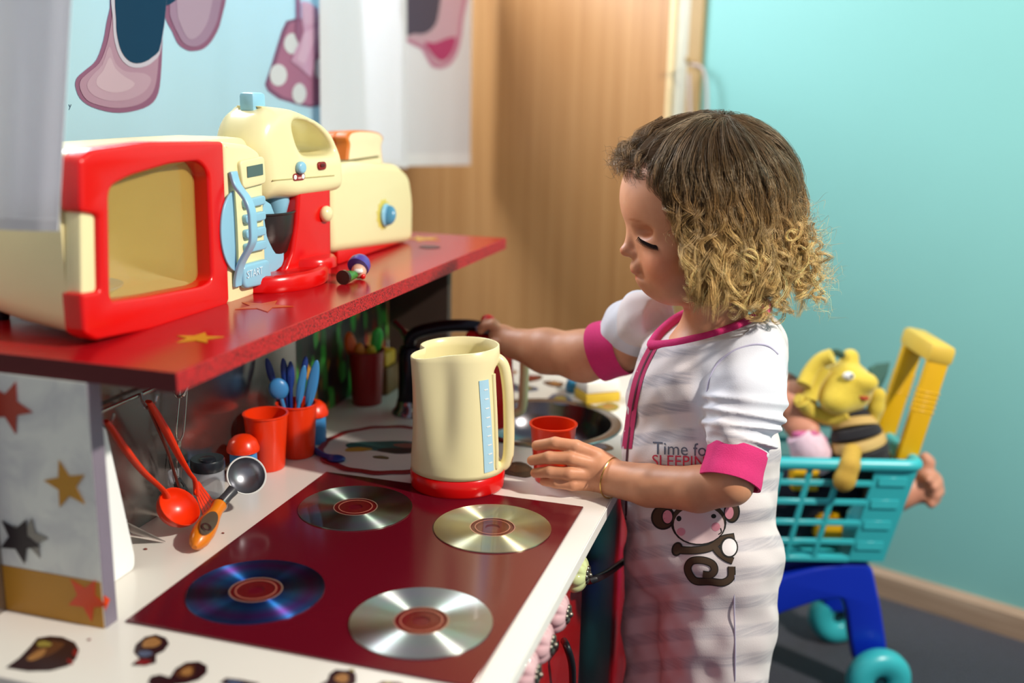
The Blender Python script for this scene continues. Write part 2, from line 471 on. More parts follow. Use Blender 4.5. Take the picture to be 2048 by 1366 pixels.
def sticker(polys, z=0.0, parent=worktop):
    s = None; t = 0.0006
    for P, mi in polys:
        g = up_slab(px_poly(P, z), t)
        o = obj('sticker' if s is None else 'printed_patch', g, M_stk[mi], parent if s is None else s, world=True, smooth=False)
        if s is None: s = o
        t += 0.00015
    return s
sticker([([(12,1336),(40,1316),(62,1293),(75,1277),(100,1273),(125,1275),(150,1286),(158,1300),(152,1318),(135,1333),(100,1342),(55,1343)], 0), (blob(92,1302,38,12,-.45,seed=2), 1), (blob(74,1312,20,7,-.5,seed=3), 2), (blob(88,1290,14,6,0,seed=4), 4), (blob(140,1325,7,4,.6,seed=5), 5), (blob(150,1308,5,7,.2,seed=6), 5)])
sticker([([(262,1331),(280,1318),(268,1305),(272,1290),(290,1275),(312,1270),(332,1277),(338,1288),(328,1302),(312,1310),(312,1326),(290,1332)], 0), (blob(303,1287,18,10,-.2,seed=8), 2), (blob(290,1309,14,6,0,seed=9), 3), (blob(286,1326,16,5,0,seed=10), 5)])
sticker([([(296,1366),(302,1354),(320,1350),(340,1356),(352,1338),(372,1326),(398,1324),(414,1333),(414,1346),(398,1360),(372,1368),(340,1372),(306,1376)], 0), (blob(372,1345,20,12,-.3,seed=12), 1), (blob(374,1345,11,8,-.3,seed=13), 2)])
sticker([([(440,1366),(452,1357),(480,1360),(520,1368),(480,1380)], 0), (blob(470,1367,18,5,0.1,seed=15), 3)])
sticker([([(640,1370),(655,1362),(660,1348),(672,1340),(690,1342),(706,1340),(712,1352),(712,1366),(690,1380)], 0), (blob(684,1358,14,9,0.1,seed=17), 2), (blob(704,1342,4,3,0,seed=18), 4)])
sticker([([(752,1372),(765,1364),(800,1366),(812,1374),(780,1384)], 1), (blob(776,1368,8,3,0.1,seed=19), 4)])
# far stickers, beyond the sink
for (cx, cy, a, b, r_, c1, c2) in ((1062,757,22,7,-.1,1,5),(1108,768,20,6,.1,1,2),(1048,778,26,7,0,3,4),(1020,745,14,5,0,2,5),(1120,800,26,10,.2,3,4),(1035,940,36,14,.1,0,1),(1198,895,26,9,.1,0,3),(1215,815,24,8,0,4,2),(1015,770,20,6,0.1,3,2)):
    sticker([(blob(cx, cy, a, b, r_, seed=int(cx)), c1), (blob(cx + 2, cy - 1, a * .55, b * .55, r_, seed=int(cy)), c2)])
# crumbs on the worktop
M_crumb = mat('crumb', '#7a3328', 0.7)
for i, (x, y) in enumerate(((291,1098),(446,1066),(178,1279))):
    p = oZ(x, y, 0.0006)
    tag(obj('crumb', sphere(0.0012 if i else 0.0016, p, 8, 5, (1.4, 1, .5) ), M_crumb), ['reddish crumb on the white worktop left of the orange ladle handle', 'tiny dark crumb on the white worktop right of the orange ladle handle', 'small brown crumb on the worktop below the starry side panel'][i], 'crumb')

# ================================================================== SINK AND TAP
M_chrome = mat('dark_chrome', '#8f8f94', 0.14, metal=1.0, var=0.05)
M_steel = mat('brushed_steel', '#a9a7a6', 0.28, metal=1.0, var=0.08)
sk = thing('sink', 'round steel toy sink bowl set into the far white worktop', 'sink', (SINK_C[0], SINK_C[1], 0))
prof = [(0.105, 0.0006), (0.104, 0.0022), (0.098, 0.0026), (0.091, 0.0014), (0.086, -0.012), (0.078, -0.034), (0.060, -0.045), (0.02, -0.048), (0.0001, -0.048)]
prof2 = [(r, z) for r, z in prof] + [(0.02, -0.050), (0.062, -0.047), (0.081, -0.035), (0.089, -0.012), (0.0925, 0.0), (0.105, 0.0006)]
obj('bowl', lathe(prof2, 56, False), mat('steel_bowl', '#77757a', 0.2, metal=1.0), sk)
obj('drain', lathe([(0.016, -0.0478), (0.016, -0.0465), (0.012, -0.046), (0.0001, -0.0468)], 24, False), M_chrome, sk)
tap_b = oZ(822, 826); 
tp = thing('tap', 'dark chrome arched tap standing on the worktop behind the cream kettle', 'tap', (tap_b[0], tap_b[1], 0))
def tapv(x, y): return oX(x, y, tap_b[0] + 0.03 * (x - 822) / 110.0) - tap_b
obj('base', lathe([(0.026, 0), (0.026, 0.004), (0.021, 0.010), (0.019, 0.02)], 28), M_chrome, tp)
z1 = 0.098
obj('body', lathe([(0.018, 0.015), (0.017, 0.05), (0.0175, 0.085), (0.015, 0.094), (0.008, 0.098)], 28), mat('black_chrome', '#2a2a30', 0.2, metal=0.8), tp)
sp = [(0, 0, 0.085), (0.0, -0.004, 0.104), (0.012, -0.002, 0.116), (0.05, 0.004, 0.126), (0.085, 0.010, 0.128), (0.108, 0.014, 0.122), (0.112, 0.015, 0.112)]
obj('spout', tube(smooth_path(sp, 6), 0.0085, 14), mat('black_chrome', '#2a2a30', 0.2, metal=0.8), tp)
obj('lever', tube(smooth_path([(0, 0, 0.092), (-0.012, 0.008, 0.11), (-0.03, 0.014, 0.122)], 4), [0.006] * 5 + [0.005] * 4, 10), M_chrome, tp)

# ================================================================== COOKTOP AND DISCS
M_panel = mat('maroon_laminate', '#5c0a1a', rough=0.16, var=0.10, vscale=5, spec=0.6, bump=0.015, bscale=25)
ck = tag(obj('cooktop_panel', box2((-0.3277, 0.0, 0.0), (-0.0225, 0.3676, 0.0022), 0.0005, 1), M_panel), 'glossy maroon cooktop panel lying on the white worktop under four discs', 'cooktop')
def disc_mat(name, col, tint, rough=0.16):
    m = bpy.data.materials.new(name); m.use_nodes = True; nt = m.node_tree; b = nt.nodes['Principled BSDF']
    b.inputs['Base Color'].default_value = lin(col); b.inputs['Metallic'].default_value = 1.0
    b.inputs['Roughness'].default_value = 0.42; b.inputs['Anisotropic'].default_value = 1.0; b.inputs['Anisotropic Rotation'].default_value = 0.25
    tg = nt.nodes.new('ShaderNodeTangent'); tg.direction_type = 'RADIAL'; tg.axis = 'Z'
    nt.links.new(tg.outputs[0], b.inputs['Tangent'])
    # diffraction sheen of the data side, put into the base colour as concentric tints
    tc = nt.nodes.new('ShaderNodeTexCoord'); ln = nt.nodes.new('ShaderNodeVectorMath'); ln.operation = 'LENGTH'
    nt.links.new(tc.outputs['Object'], ln.inputs[0])
    mr = nt.nodes.new('ShaderNodeMapRange'); mr.inputs[1].default_value = 0.022; mr.inputs[2].default_value = 0.060
    nt.links.new(ln.outputs['Value'], mr.inputs[0])
    cr = nt.nodes.new('ShaderNodeValToRGB'); e = cr.color_ramp.elements
    c = lin(col)[:3]; t = lin(tint)[:3]
    def mixc(a, f, w): return tuple(a[i] * (1 - w) + f[i] * w for i in range(3)) + (1,)
    e[0].position = 0; e[0].color = c + (1,); e[1].position = 1; e[1].color = mixc(c, (t[0] * 1.0, t[1] * .85, t[2] * .9), .3)
    x = e.new(.35); x.color = mixc(c, t, .35); x = e.new(.7); x.color = mixc(c, (t[2], t[0], t[1]), .18)
    nt.links.new(mr.outputs[0], cr.inputs[0]); nt.links.new(cr.outputs[0], b.inputs['Base Color'])
    b.inputs['Coat Weight'].default_value = 0.5; b.inputs['Coat Roughness'].default_value = 0.03
    b.inputs['Thin Film Thickness'].default_value = 520; b.inputs['Thin Film IOR'].default_value = 1.4
    return m
M_hub = mat('clear_disc_hub', '#7a1c1c', 0.08, alpha=0.35, coat=0.6)
M_ring = mat('disc_stacking_ring', '#b06a58', 0.1, alpha=0.8, coat=0.5)
discs = [(-0.2526 + 0.0, 0.0813, 'dark blue compact disc at the front left of the maroon cooktop', '#1f3a86', '#2f95cc'),
         (-0.2502, 0.2815, 'silver compact disc toned dim at the far left of the maroon cooktop, nearest the red cups', '#8f9a92', '#8ab8a0'),  # silver disc; reflection of dark surroundings put into its base colour
         (-0.0973, 0.2803, 'silver compact disc toned pale gold at the far right of the maroon cooktop, beside the kettle', '#c9c7a4', '#cfd8b0'),  # silver disc; warm bright reflection put into its base colour
         (-0.0947, 0.0779, 'bright silver compact disc at the near right of the maroon cooktop', '#c6cfca', '#b8d8cc')]
# positions measured with the panel corner at (0, 0)
dpos = [(-0.2526, 0.0813), (-0.2502, 0.2815), (-0.0973, 0.2803), (-0.0947, 0.0779)]
for (x, y), d, i in zip(dpos, discs, range(4)):
    t = thing('compact_disc', d[2], 'disc', (x, y, 0.0022), group='discs on the cooktop')
    def ring(r0, r1, z0, z1, n=72): return lathe([(r0, z0), (r1, z0), (r1, z1), (r0, z1), (r0, z0)], n, False)
    obj('data_area', ring(0.0232, 0.0600, 0.0002, 0.0013, 96), disc_mat('disc_' + ['blue', 'dim', 'gold', 'silver'][i], d[3], d[4]), t, angle=30)
    obj('hub', ring(0.0075, 0.0231, 0.0002, 0.0013), M_hub, t, angle=30)
    obj('stacking_ring', ring(0.0170, 0.0182, 0.0013, 0.0016), M_ring, t, angle=30)
    obj('rim', ring(0.0222, 0.0233, 0.0013, 0.0015), mat('disc_inner_rim', '#c9a08c', 0.12, metal=0.6), t, angle=30)

# ================================================================== CABINET UNDER THE WORKTOP
M_red = mat('red_cabinet_lacquer', '#b80d12', rough=0.22, coat=0.3)
M_oven = mat('dark_oven_glass', '#15131c', rough=0.36, spec=0.5)
M_dred = mat('dark_red_stile', '#9c0f1c', rough=0.25)
M_blackp = mat('black_plastic', '#121318', rough=0.35)
cab = thing('kitchen_cabinet', 'red toy kitchen cabinet with ceramic knobs and dark oven door under the worktop', 'cabinet', (-0.24, 0.45, FLOOR))
FX = -0.030
obj('body', box2((-0.42, CY0 + 0.02, FLOOR), (FX - 0.012, CY1 - 0.02, -0.056)), mat('cabinet_carcass', '#7d1016', 0.5), cab, world=True, smooth=False)
def yfx(x, y): return oX(x, y, FX)[1]
yA = yfx(1163, 1230); yB = yfx(1231, 1180); yC = yfx(1253, 1180)
fr = obj('drawer_front', box2((FX - 0.012, CY0 + 0.03, -0.30), (FX, yA - 0.002, -CT - 0.004), 0.002), M_red, cab, world=True)
obj('lower_door', box2((FX - 0.012, CY0 + 0.03, FLOOR + 0.03), (FX, yA - 0.002, -0.304), 0.002), M_red, cab, world=True)
od = obj('oven_door', box2((FX - 0.012, yA, FLOOR + 0.05), (FX - 0.002, yB, -CT - 0.004), 0.002), M_oven, cab, world=True)
obj('stile', box2((FX - 0.012, yB + 0.001, FLOOR + 0.02), (FX + 0.003, yC, -CT - 0.002), 0.002), M_dred, cab, world=True)
obj('cupboard_door', box2((FX - 0.012, yC + 0.002, FLOOR + 0.03), (FX, CY1 - 0.03, -CT - 0.004), 0.002), M_red, cab, world=True)
def bow(pts, r): return tube(smooth_path(pts, 6), r, 10)
hb = [oX(1252, 1119, -0.006), oX(1235, 1132, 0.0), oX(1213, 1147, 0.0), oX(1185, 1160, -0.006), oX(1172, 1163, -0.024)]
obj('handle', bow(hb, 0.0042), M_blackp, od, world=True, label='black curved oven door handle')
h1 = [oX(1128, 1282, FX + 0.006), oX(1133, 1292, FX + 0.018), oX(1142, 1320, FX + 0.022), oX(1145, 1350, FX + 0.022), oX(1144, 1400, FX + 0.016), oX(1138, 1425, FX + 0.002)]
obj('handle', bow(h1, 0.0038), M_blackp, fr, world=True, label='black bow handle')
# pumpkin-shaped ceramic knobs with a metal flower cap
def pumpkin(R, L, lobes=8, seg=64, rows=14):
    V = []; F = []
    for j in range(rows + 1):
        a = PI * j / rows
        for i in range(seg):
            b = 2 * PI * i / seg
            lob = 1 - 0.10 * (1 - abs(math.cos(lobes * b / 2))) ** 1.5 * 1.6 * math.sin(a)
            rr = R * max(math.sin(a), 0.002) ** 0.85 * lob
            V.append((-L * math.cos(a), rr * math.cos(b), rr * math.sin(b)))
    for j in range(rows):
        for i in range(seg):
            k = (i + 1) % seg; F.append((j * seg + i, j * seg + k, (j + 1) * seg + k, (j + 1) * seg + i))
    return V, F
M_kgreen = mat('pale_green_ceramic', '#cfd79a', 0.12, coat=0.6); M_kpink = mat('pale_pink_ceramic', '#dcb0b4', 0.12, coat=0.6)
M_kmetal = mat('antique_metal', '#8d8478', 0.3, metal=1.0)
for i, (x, y, m_, lab) in enumerate(((1178, 1150, M_kgreen, 'pale green pumpkin knob'), (1139, 1229, M_kpink, None), (1108, 1290, M_kpink, None), (1078, 1350, M_kpink, None))):
    c = oX(x, y, 0.001)
    k = obj('knob', xf(pumpkin(0.0205, 0.0125), (c[0] - 0.013, c[1], c[2])), m_, cab, world=True, angle=180, label=lab or 'pale pink pumpkin knob')
    fl = []
    for j in range(8):
        b = 2 * PI * j / 8; fl.append(sphere(0.0036, (c[0] - 0.0012, c[1] + 0.0062 * math.cos(b), c[2] + 0.0062 * math.sin(b)), 8, 6, (.6, 1, 1)))
    fl = [sphere(0.0085, (c[0] - 0.0022, c[1], c[2]), 16, 10, (.3, 1, 1)), sphere(0.003, (c[0] + 0.0008, c[1], c[2]), 10, 8)] + fl
    obj('flower_cap', join(*fl), M_kmetal, k, world=True, angle=180)
    obj('stem', tube([(FX - 0.001, c[1], c[2]), (c[0] - 0.02, c[1], c[2])], 0.006, 12), M_kmetal, k, world=True)

# ================================================================== SHELF UNIT ON THE WORKTOP
M_shelf = mat('red_shelf_laminate', '#a90f18', rough=0.2, var=0.05, vscale=12, spec=0.55)
def grain_red(name, col):
    m = mat(name, col, rough=0.5, var=0.05, vscale=20, bump=0.5, bscale=420)
    nt = m.node_tree
    vz = nt.nodes.new('ShaderNodeTexNoise'); vz.inputs['Scale'].default_value = 520; vz.inputs['Detail'].default_value = 2
    tc = nt.nodes.new('ShaderNodeTexCoord'); nt.links.new(tc.outputs['Object'], vz.inputs['Vector'])
    cr = nt.nodes.new('ShaderNodeValToRGB'); cr.color_ramp.elements[0].position = .34; cr.color_ramp.elements[0].color = lin('#5c0a10'); cr.color_ramp.elements[1].position = .56; cr.color_ramp.elements[1].color = lin(col)
    nt.links.new(vz.outputs['Fac'], cr.inputs[0]); nt.links.new(cr.outputs[0], bsdf(m).inputs['Base Color'])
    return m
M_shedge = grain_red('red_chipboard_edge', '#c01a20')
SX0, SX1, SY0, SY1 = -0.565, -0.2576, -0.0110, 0.830
su = thing('shelf_unit', 'long red shelf on panels over the worktop, starry grey end panel nearest', 'shelf', (-0.40, 0.40, 0))
def shelf_board():
    V = []
    for x in (SX0, SX1):
        for y in (SY0, SY1):
            zt = shelf_z(y); V += [(x, y, zt - 0.016), (x, y, zt)]
    F = [(0, 1, 3, 2), (4, 6, 7, 5), (0, 4, 5, 1), (2, 3, 7, 6), (0, 2, 6, 4), (1, 5, 7, 3)]
    return V, F
sb = obj('shelf_board', shelf_board(), M_shelf, su, world=True, smooth=False, bevel=0.0006)
eb = obj('edge_band', slab([(SX1 + .0001, SY0, shelf_z(SY0) - .0158), (SX1 + .0001, SY1, shelf_z(SY1) - .0158), (SX1 + .0001, SY1, shelf_z(SY1) - .0003), (SX1 + .0001, SY0, shelf_z(SY0) - .0003)], (1, 0, 0), .0004), M_shedge, sb, world=True, smooth=False)
obj('edge_band', slab([(SX0, SY0 - .0001, shelf_z(SY0) - .0158), (SX1, SY0 - .0001, shelf_z(SY0) - .0158), (SX1, SY0 - .0001, shelf_z(SY0) - .0003), (SX0, SY0 - .0001, shelf_z(SY0) - .0003)], (0, -1, 0), .0004), mat('shaded_maroon_edge_band', '#561018', .6, spec=.3), sb, world=True, smooth=False)  # maroon edging, darkened to put the end face's shade into the colour
# stars and dots stuck on the shelf top
M_gold = mat('gold_star_sticker', '#c8921c', 0.3); M_redstar = mat('red_star_sticker', '#a8301c', 0.35); M_orstar = mat('orange_star_sticker', '#d6400f', 0.35); M_dkstar = mat('dark_star_sticker', '#231820', 0.35); M_silstar = mat('silver_star_sticker', '#8d8a86', 0.3, metal=0.5); M_goldp = mat('gold_star_sticker_pale', '#b98216', 0.35)
def shelf_star(cx, cy, R, rot, m_, name='star_sticker', r=.42, asp=1.0):
    P = [(cx + a * math.cos(0) * 1.0, cy + b * asp) for a, b in star(R, R * r, 5, rot)]
    P3 = np.array([(x, y, shelf_z(y) + 0.0002) for x, y in P])
    obj(name, up_slab(P3, 0.0004), m_, sb, world=True, smooth=False)
shelf_star(-0.3055, 0.092, 0.0215, 35, M_gold)
shelf_star(-0.365, 0.765, 0.030, 60, M_gold)
shelf_star(-0.325, 0.235, 0.030, 20, mat('orange_star_print', '#c8571a', .3))
shelf_star(-0.325, 0.690, 0.016, 0, mat('dark_dot_sticker', '#4a1c20', .3), 'dot_sticker', .9)
# end panels
def marble(name):
    m = mat(name, '#a9ada8', rough=0.5, var=0.0)
    nt = m.node_tree; tc = nt.nodes.new('ShaderNodeTexCoord'); n1 = nt.nodes.new('ShaderNodeTexNoise'); n1.inputs['Scale'].default_value = 22; n1.inputs['Detail'].default_value = 6; n1.inputs['Distortion'].default_value = .6
    nt.links.new(tc.outputs['Object'], n1.inputs['Vector'])
    cr = nt.nodes.new('ShaderNodeValToRGB'); cr.color_ramp.elements[0].position = .3; cr.color_ramp.elements[0].color = lin('#c3c5c8'); cr.color_ramp.elements[1].position = .6; cr.color_ramp.elements[1].color = lin('#e6e9e2')
    nt.links.new(n1.outputs['Fac'], cr.inputs[0]); nt.links.new(cr.outputs[0], bsdf(m).inputs['Base Color']); return m
M_marble = marble('grey_clouded_laminate'); M_pedge = mat('purple_grey_edge', '#7d7280', 0.45, var=0.12, vscale=40)
M_band = mat('ochre_band', '#b47d14', 0.4)
PY = -0.0137; PX1 = -0.3365; PX0 = -0.4345
pn = obj('end_panel', box2((PX0, PY, 0), (PX1 - 0.0006, 0.0020, 0.2094)), M_marble, su, world=True, smooth=False)
obj('edge_band', box2((PX1 - 0.0005, PY + 0.0003, 0), (PX1, 0.0019, 0.2094)), M_pedge, pn, world=True, smooth=False)
obj('ochre_band', box2((PX0, PY - 0.0006, 0.0003), (PX1 - 0.0012, PY - 0.0001, 0.0415)), M_band, pn, world=True, smooth=False)
def panel_star(px, py, R, rot, m_, off=0.0, r=.45, asp=1.0):
    c = oY(px, py, PY)
    P = star(R, R * r, 5, rot)
    P3 = np.array([(c[0] + a, PY - 0.0008 - off, c[2] + b * asp) for a, b in P])
    obj('star_sticker', slab(P3, (0, -1, 0), 0.0004), m_, pn, world=True, smooth=False)
panel_star(18, 812, 0.0235, -78, M_redstar, r=.43)
panel_star(134, 970, 0.0215, 104, M_goldp, r=.42)
panel_star(62, 1075, 0.0185, 80, M_silstar, 0, r=.45)
panel_star(40, 1078, 0.0215, -80, M_dkstar, 0.0006, r=.45)
panel_star(175, 1196, 0.0205, -82, M_orstar, r=.45)
p_ = oX(213, 1205, PX1); obj('star_sticker', slab([(PX1 + .0002, PY + .0004, p_[2] + .008), (PX1 + .0002, PY + .0004, p_[2] - .006), (PX1 + .0002, PY + .0075, p_[2] + .001)], (1, 0, 0), .0004), M_orstar, pn, world=True, smooth=False)
# far end panel
M_far = mat('dark_brown_panel', '#3a2c26', 0.5, var=0.2, vscale=20)
fp = obj('end_panel', box2((-0.4345, 0.795, 0), (PX1, 0.811, shelf_z(0.80) - 0.0162)), M_far, su, world=True, smooth=False, label='dark brown far end panel')
# back panels under the shelf
M_foil = mat('metal_foil_sheet', '#9a928e', 0.22, metal=0.92, var=0.12, vscale=14, bump=0.12, bscale=16)
obj('back_panel', box2((-0.4385, -0.035, 0.0), (-0.4345, 0.50, 0.205)), M_foil, su, world=True, smooth=False, label='dull reflective metal backsplash')
def camo():
    m = bpy.data.materials.new('printed_leaf_pattern'); m.use_nodes = True; nt = m.node_tree; b = nt.nodes['Principled BSDF']
    tc = nt.nodes.new('ShaderNodeTexCoord'); mp = nt.nodes.new('ShaderNodeMapping'); mp.inputs['Scale'].default_value = (1, 62, 26); mp.inputs['Rotation'].default_value = (0.25, 0, 0)
    nt.links.new(tc.outputs['Object'], mp.inputs['Vector'])
    vo = nt.nodes.new('ShaderNodeTexVoronoi'); vo.inputs['Scale'].default_value = 1.0; nt.links.new(mp.outputs[0], vo.inputs['Vector'])
    sp_ = nt.nodes.new('ShaderNodeSeparateColor'); nt.links.new(vo.outputs['Color'], sp_.inputs[0])
    cr = nt.nodes.new('ShaderNodeValToRGB'); cr.color_ramp.interpolation = 'CONSTANT'; e = cr.color_ramp.elements
    e[0].position = 0; e[0].color = lin('#22351f'); e[1].position = .18; e[1].color = lin('#3f9a3a')
    for p, c in ((.34, '#b8862c'), (.46, '#7a2a1c'), (.58, '#3d7a38'), (.70, '#d8963a'), (.80, '#2a2024'), (.9, '#58b850')):
        x = e.new(p); x.color = lin(c)
    nt.links.new(sp_.outputs[0], cr.inputs[0])
    ds = nt.nodes.new('ShaderNodeMapRange'); ds.inputs[1].default_value = .42; ds.inputs[2].default_value = .62; nt.links.new(vo.outputs['Distance'], ds.inputs[0])
    mx = nt.nodes.new('ShaderNodeMix'); mx.data_type = 'RGBA'; mx.inputs[7].default_value = lin('#3a2c26')
    nt.links.new(ds.outputs[0], mx.inputs[0]); nt.links.new(cr.outputs[0], mx.inputs[6]); nt.links.new(mx.outputs[2], b.inputs['Base Color'])
    b.inputs['Roughness'].default_value = .35
    return m
obj('printed_panel', box2((-0.4385, 0.501, 0.0), (-0.4345, 0.794, 0.203)), camo(), su, world=True, smooth=False, label='backsplash printed with green and ochre leaves')

# ================================================================== helper: plates with holes
def plate2d(outer, holes, h, bev=0.0, res=3):
    """flat outline with holes, extruded to thickness h (centred on z = 0), rounded edges"""
    cu = bpy.data.curves.new('outline', 'CURVE'); cu.dimensions = '2D'; cu.fill_mode = 'BOTH'
    for P in [outer] + list(holes):
        s = cu.splines.new('POLY'); s.points.add(len(P) - 1)
        for i, p in enumerate(P): s.points[i].co = (p[0], p[1], 0, 1)
        s.use_cyclic_u = True
    cu.extrude = max(h / 2 - bev, 0.0); cu.bevel_depth = bev; cu.bevel_resolution = res; cu.offset = -bev
    o = bpy.data.objects.new('outline', cu); COL.objects.link(o)
    dg = bpy.context.evaluated_depsgraph_get(); ev = o.evaluated_get(dg); me = ev.to_mesh()
    bm = bmesh.new(); bm.from_mesh(me); bmesh.ops.remove_doubles(bm, verts=bm.verts, dist=1e-6); bm.verts.index_update()
    V = np.array([v.co[:] for v in bm.verts]); F = [tuple(v.index for v in f.verts) for f in bm.faces]
    bm.free(); ev.to_mesh_clear(); bpy.data.objects.remove(o); bpy.data.curves.remove(cu)
    return V, F
EXY = (np.array([0, 1.0, 0]), np.array([0, 0, 1.0]), np.array([1.0, 0, 0]))      # outline in (y, z), thickness along x
def side_plate(outer, holes, x0, x1, bev=0.0, res=3):
    g = plate2d(outer, holes, x1 - x0, bev, res)
    return frame(g, ((x0 + x1) / 2, 0, 0), *EXY)
def pxyz(P, X): return [tuple(oX(x, y, X)[1:]) for x, y in P]
def rnd(P, n=4):                       # closed smooth outline through points
    Q = np.array(P, float); m = len(Q); out = []
    for i in range(m):
        a, b, c, d = Q[i - 1], Q[i], Q[(i + 1) % m], Q[(i + 2) % m]
        for k in range(n):
            t = k / n
            out.append(tuple(0.5 * ((2 * b) + (-a + c) * t + (2 * a - 5 * b + 4 * c - d) * t * t + (-a + 3 * b - 3 * c + d) * t ** 3)))
    return out
def corner_round(P, r, n=4):           # polygon with filleted corners
    Q = np.array(P, float); m = len(Q); out = []
    for i in range(m):
        p, a, b = Q[i], Q[i - 1], Q[(i + 1) % m]
        u = a - p; v = b - p; lu = np.linalg.norm(u); lv = np.linalg.norm(v); rr = min(r, lu * .45, lv * .45)
        s = p + u / lu * rr; e = p + v / lv * rr
        for k in range(n + 1):
            t = k / n; out.append(tuple((1 - t) ** 2 * s + 2 * t * (1 - t) * p + t * t * e))
    return out

M_cream = mat('cream_plastic', '#ece1ae', rough=0.27, var=0.015, spec=0.5)
M_redp = mat('red_plastic', '#d80a08', rough=0.22, var=0.02, spec=0.5)
M_lblue = mat('light_blue_plastic', '#8fc3dc', rough=0.28, var=0.02)
M_mblue = mat('mid_blue_plastic', '#3e87c4', rough=0.33, var=0.03)
M_dblue = mat('dark_blue_plastic', '#1c3a86', rough=0.35, var=0.03)
M_orred = mat('orange_red_plastic', '#ec360a', rough=0.3, var=0.03)
M_orange = mat('orange_plastic', '#e07a14', rough=0.3, var=0.04)
M_dkblade = mat('dark_nylon', '#1f2024', rough=0.4)
M_silver = mat('silver_wire', '#c2beb8', 0.2, metal=1.0)
M_clear = mat('clear_plastic', '#cfd4de', 0.06, alpha=0.28, coat=0.4)
M_white = mat('white_plastic', '#efeee9', 0.3)

# ================================================================== MICROWAVE
mw = thing('microwave', 'toy microwave, cream with red door frame and blue handle, on the red shelf', 'microwave', (-0.45, 0.17, shelf_z(0.17)))
XB, XF = -0.530, -0.386
rings = []
MZ0, MZ1 = 0.2315, 0.3815
def mring(x, y0, y1, z0, z1, r): return [(x, (y0 + y1) / 2 + a, (z0 + z1) / 2 + b) for a, b in rrect(y1 - y0, z1 - z0, r, 5)]
outer = [(XB, .080, .285, .248, .366, .03), (XB + .006, .072, .293, .241, .374, .03), (XB + .03, .058, .306, .2355, .380, .026), (-.45, .044, .315, .2325, .3835, .022), (-.40, .034, .320, .2305, .3835, .02), (XF, .031, .322, .230, .3825, .02)]
inner = [(XF, .050, .225, .246, .368, .018), (XF - .02, .052, .225, .246, .368, .018), (XB + .02, .075, .222, .250, .364, .02)]
obj('body', loft([mring(*a) for a in outer] + [mring(*a) for a in inner], True, True), M_cream, mw, world=True, angle=50)
XD = -0.366
fo = corner_round(pxyz([(158, 318), (182, 298), (300, 284), (446, 283), (449, 360), (458, 600), (452, 612), (300, 660), (192, 681), (168, 668), (162, 600), (161, 588), (198, 583), (195, 430), (160, 424)], XD), 0.004)
fh = corner_round(pxyz([(217, 375), (260, 352), (340, 328), (398, 322), (416, 345), (424, 560), (405, 572), (300, 592), (225, 602), (220, 590)], XD), 0.010, 6)
dr = obj('door_frame', side_plate(fo, [fh], XF + 0.0005, XD + 0.001, 0.0035), M_redp, mw, world=True, angle=40)
fo2 = corner_round(pxyz([(160, 422), (197, 428), (200, 585), (162, 590)], XD - .004), .003)
obj('hinge_block', side_plate(fo2, [], XF + 0.0005, XD - 0.0035, 0.002), M_cream, mw, world=True)
win = corner_round([(p[0], p[1]) for p in pxyz([(212, 370), (422, 312), (430, 572), (216, 612)], XD - .014)], .01)
obj('door_window', side_plate(win, [], XD - .0165, XD - .0155), mat('amber_clear_pane', '#d8b45a', 0.05, alpha=0.28, coat=.3), mw, world=True)
tt = oX(258, 574, -0.43)
obj('turntable', xf(lathe([(.0001, 0), (.034, 0), (.040, .004), (.0405, .0055), (.034, .003), (.0001, .0022)], 36, False), (-0.445, 0.115, 0.2515)), M_lblue, mw, world=True)
cpn = corner_round(pxyz([(449, 284), (500, 290), (522, 305), (527, 330), (535, 560), (528, 582), (458, 618)], XD), 0.006)
obj('control_panel', side_plate(cpn, [], XF - .0, XD - .0005, 0.005), M_cream, mw, world=True)
def onpanel(P, r, h, m_, name, par=mw, bev=0.0015, x=XD - .001, label=None):
    o_ = corner_round(pxyz(P, XD), r, 5)
    return obj(name, side_plate(o_, [], x, x + h, bev), m_, par, world=True, label=label)
bz = onpanel([(474, 322), (523, 312), (527, 366), (481, 378)], .006, .0045, M_cream, 'display_bezel')
onpanel([(487, 333), (518, 327), (519, 349), (488, 355)], .0006, .0008, mat('grey_green_display', '#53645f', 0.2), 'display', bz, 0.0, XD + .0036)
for i, yy in enumerate((405, 436, 466, 494)):
    dx = i * 0.8
    onpanel([(483 + dx, yy - 6), (523 + dx, yy - 15), (524 + dx, yy + 3), (485 + dx, yy + 12)], .004, .006, M_lblue, 'button')
stb = onpanel([(475, 530), (529, 516), (533, 556), (530, 566), (478, 578)], .008, .008, M_lblue, 'start_button', bev=.003)
g = text_geo('START', 0.0088, 0.0003)
a0 = oX(494, 557, XD + .0075); a1 = oX(525, 547, XD + .0075)
ey = (a1 - a0); wtxt = np.linalg.norm(ey); ey /= wtxt
gx = g[0][:, 0].max() - g[0][:, 0].min(); sc_ = wtxt / gx
obj('start_lettering', frame((g[0] * np.array([sc_, 1.25, 1]), g[1]), a0, ey, np.array([0, 0, 1.0]), np.array([1.0, 0, 0])), mat('pale_lettering', '#cfe6f2', .4), stb, world=True, smooth=False)
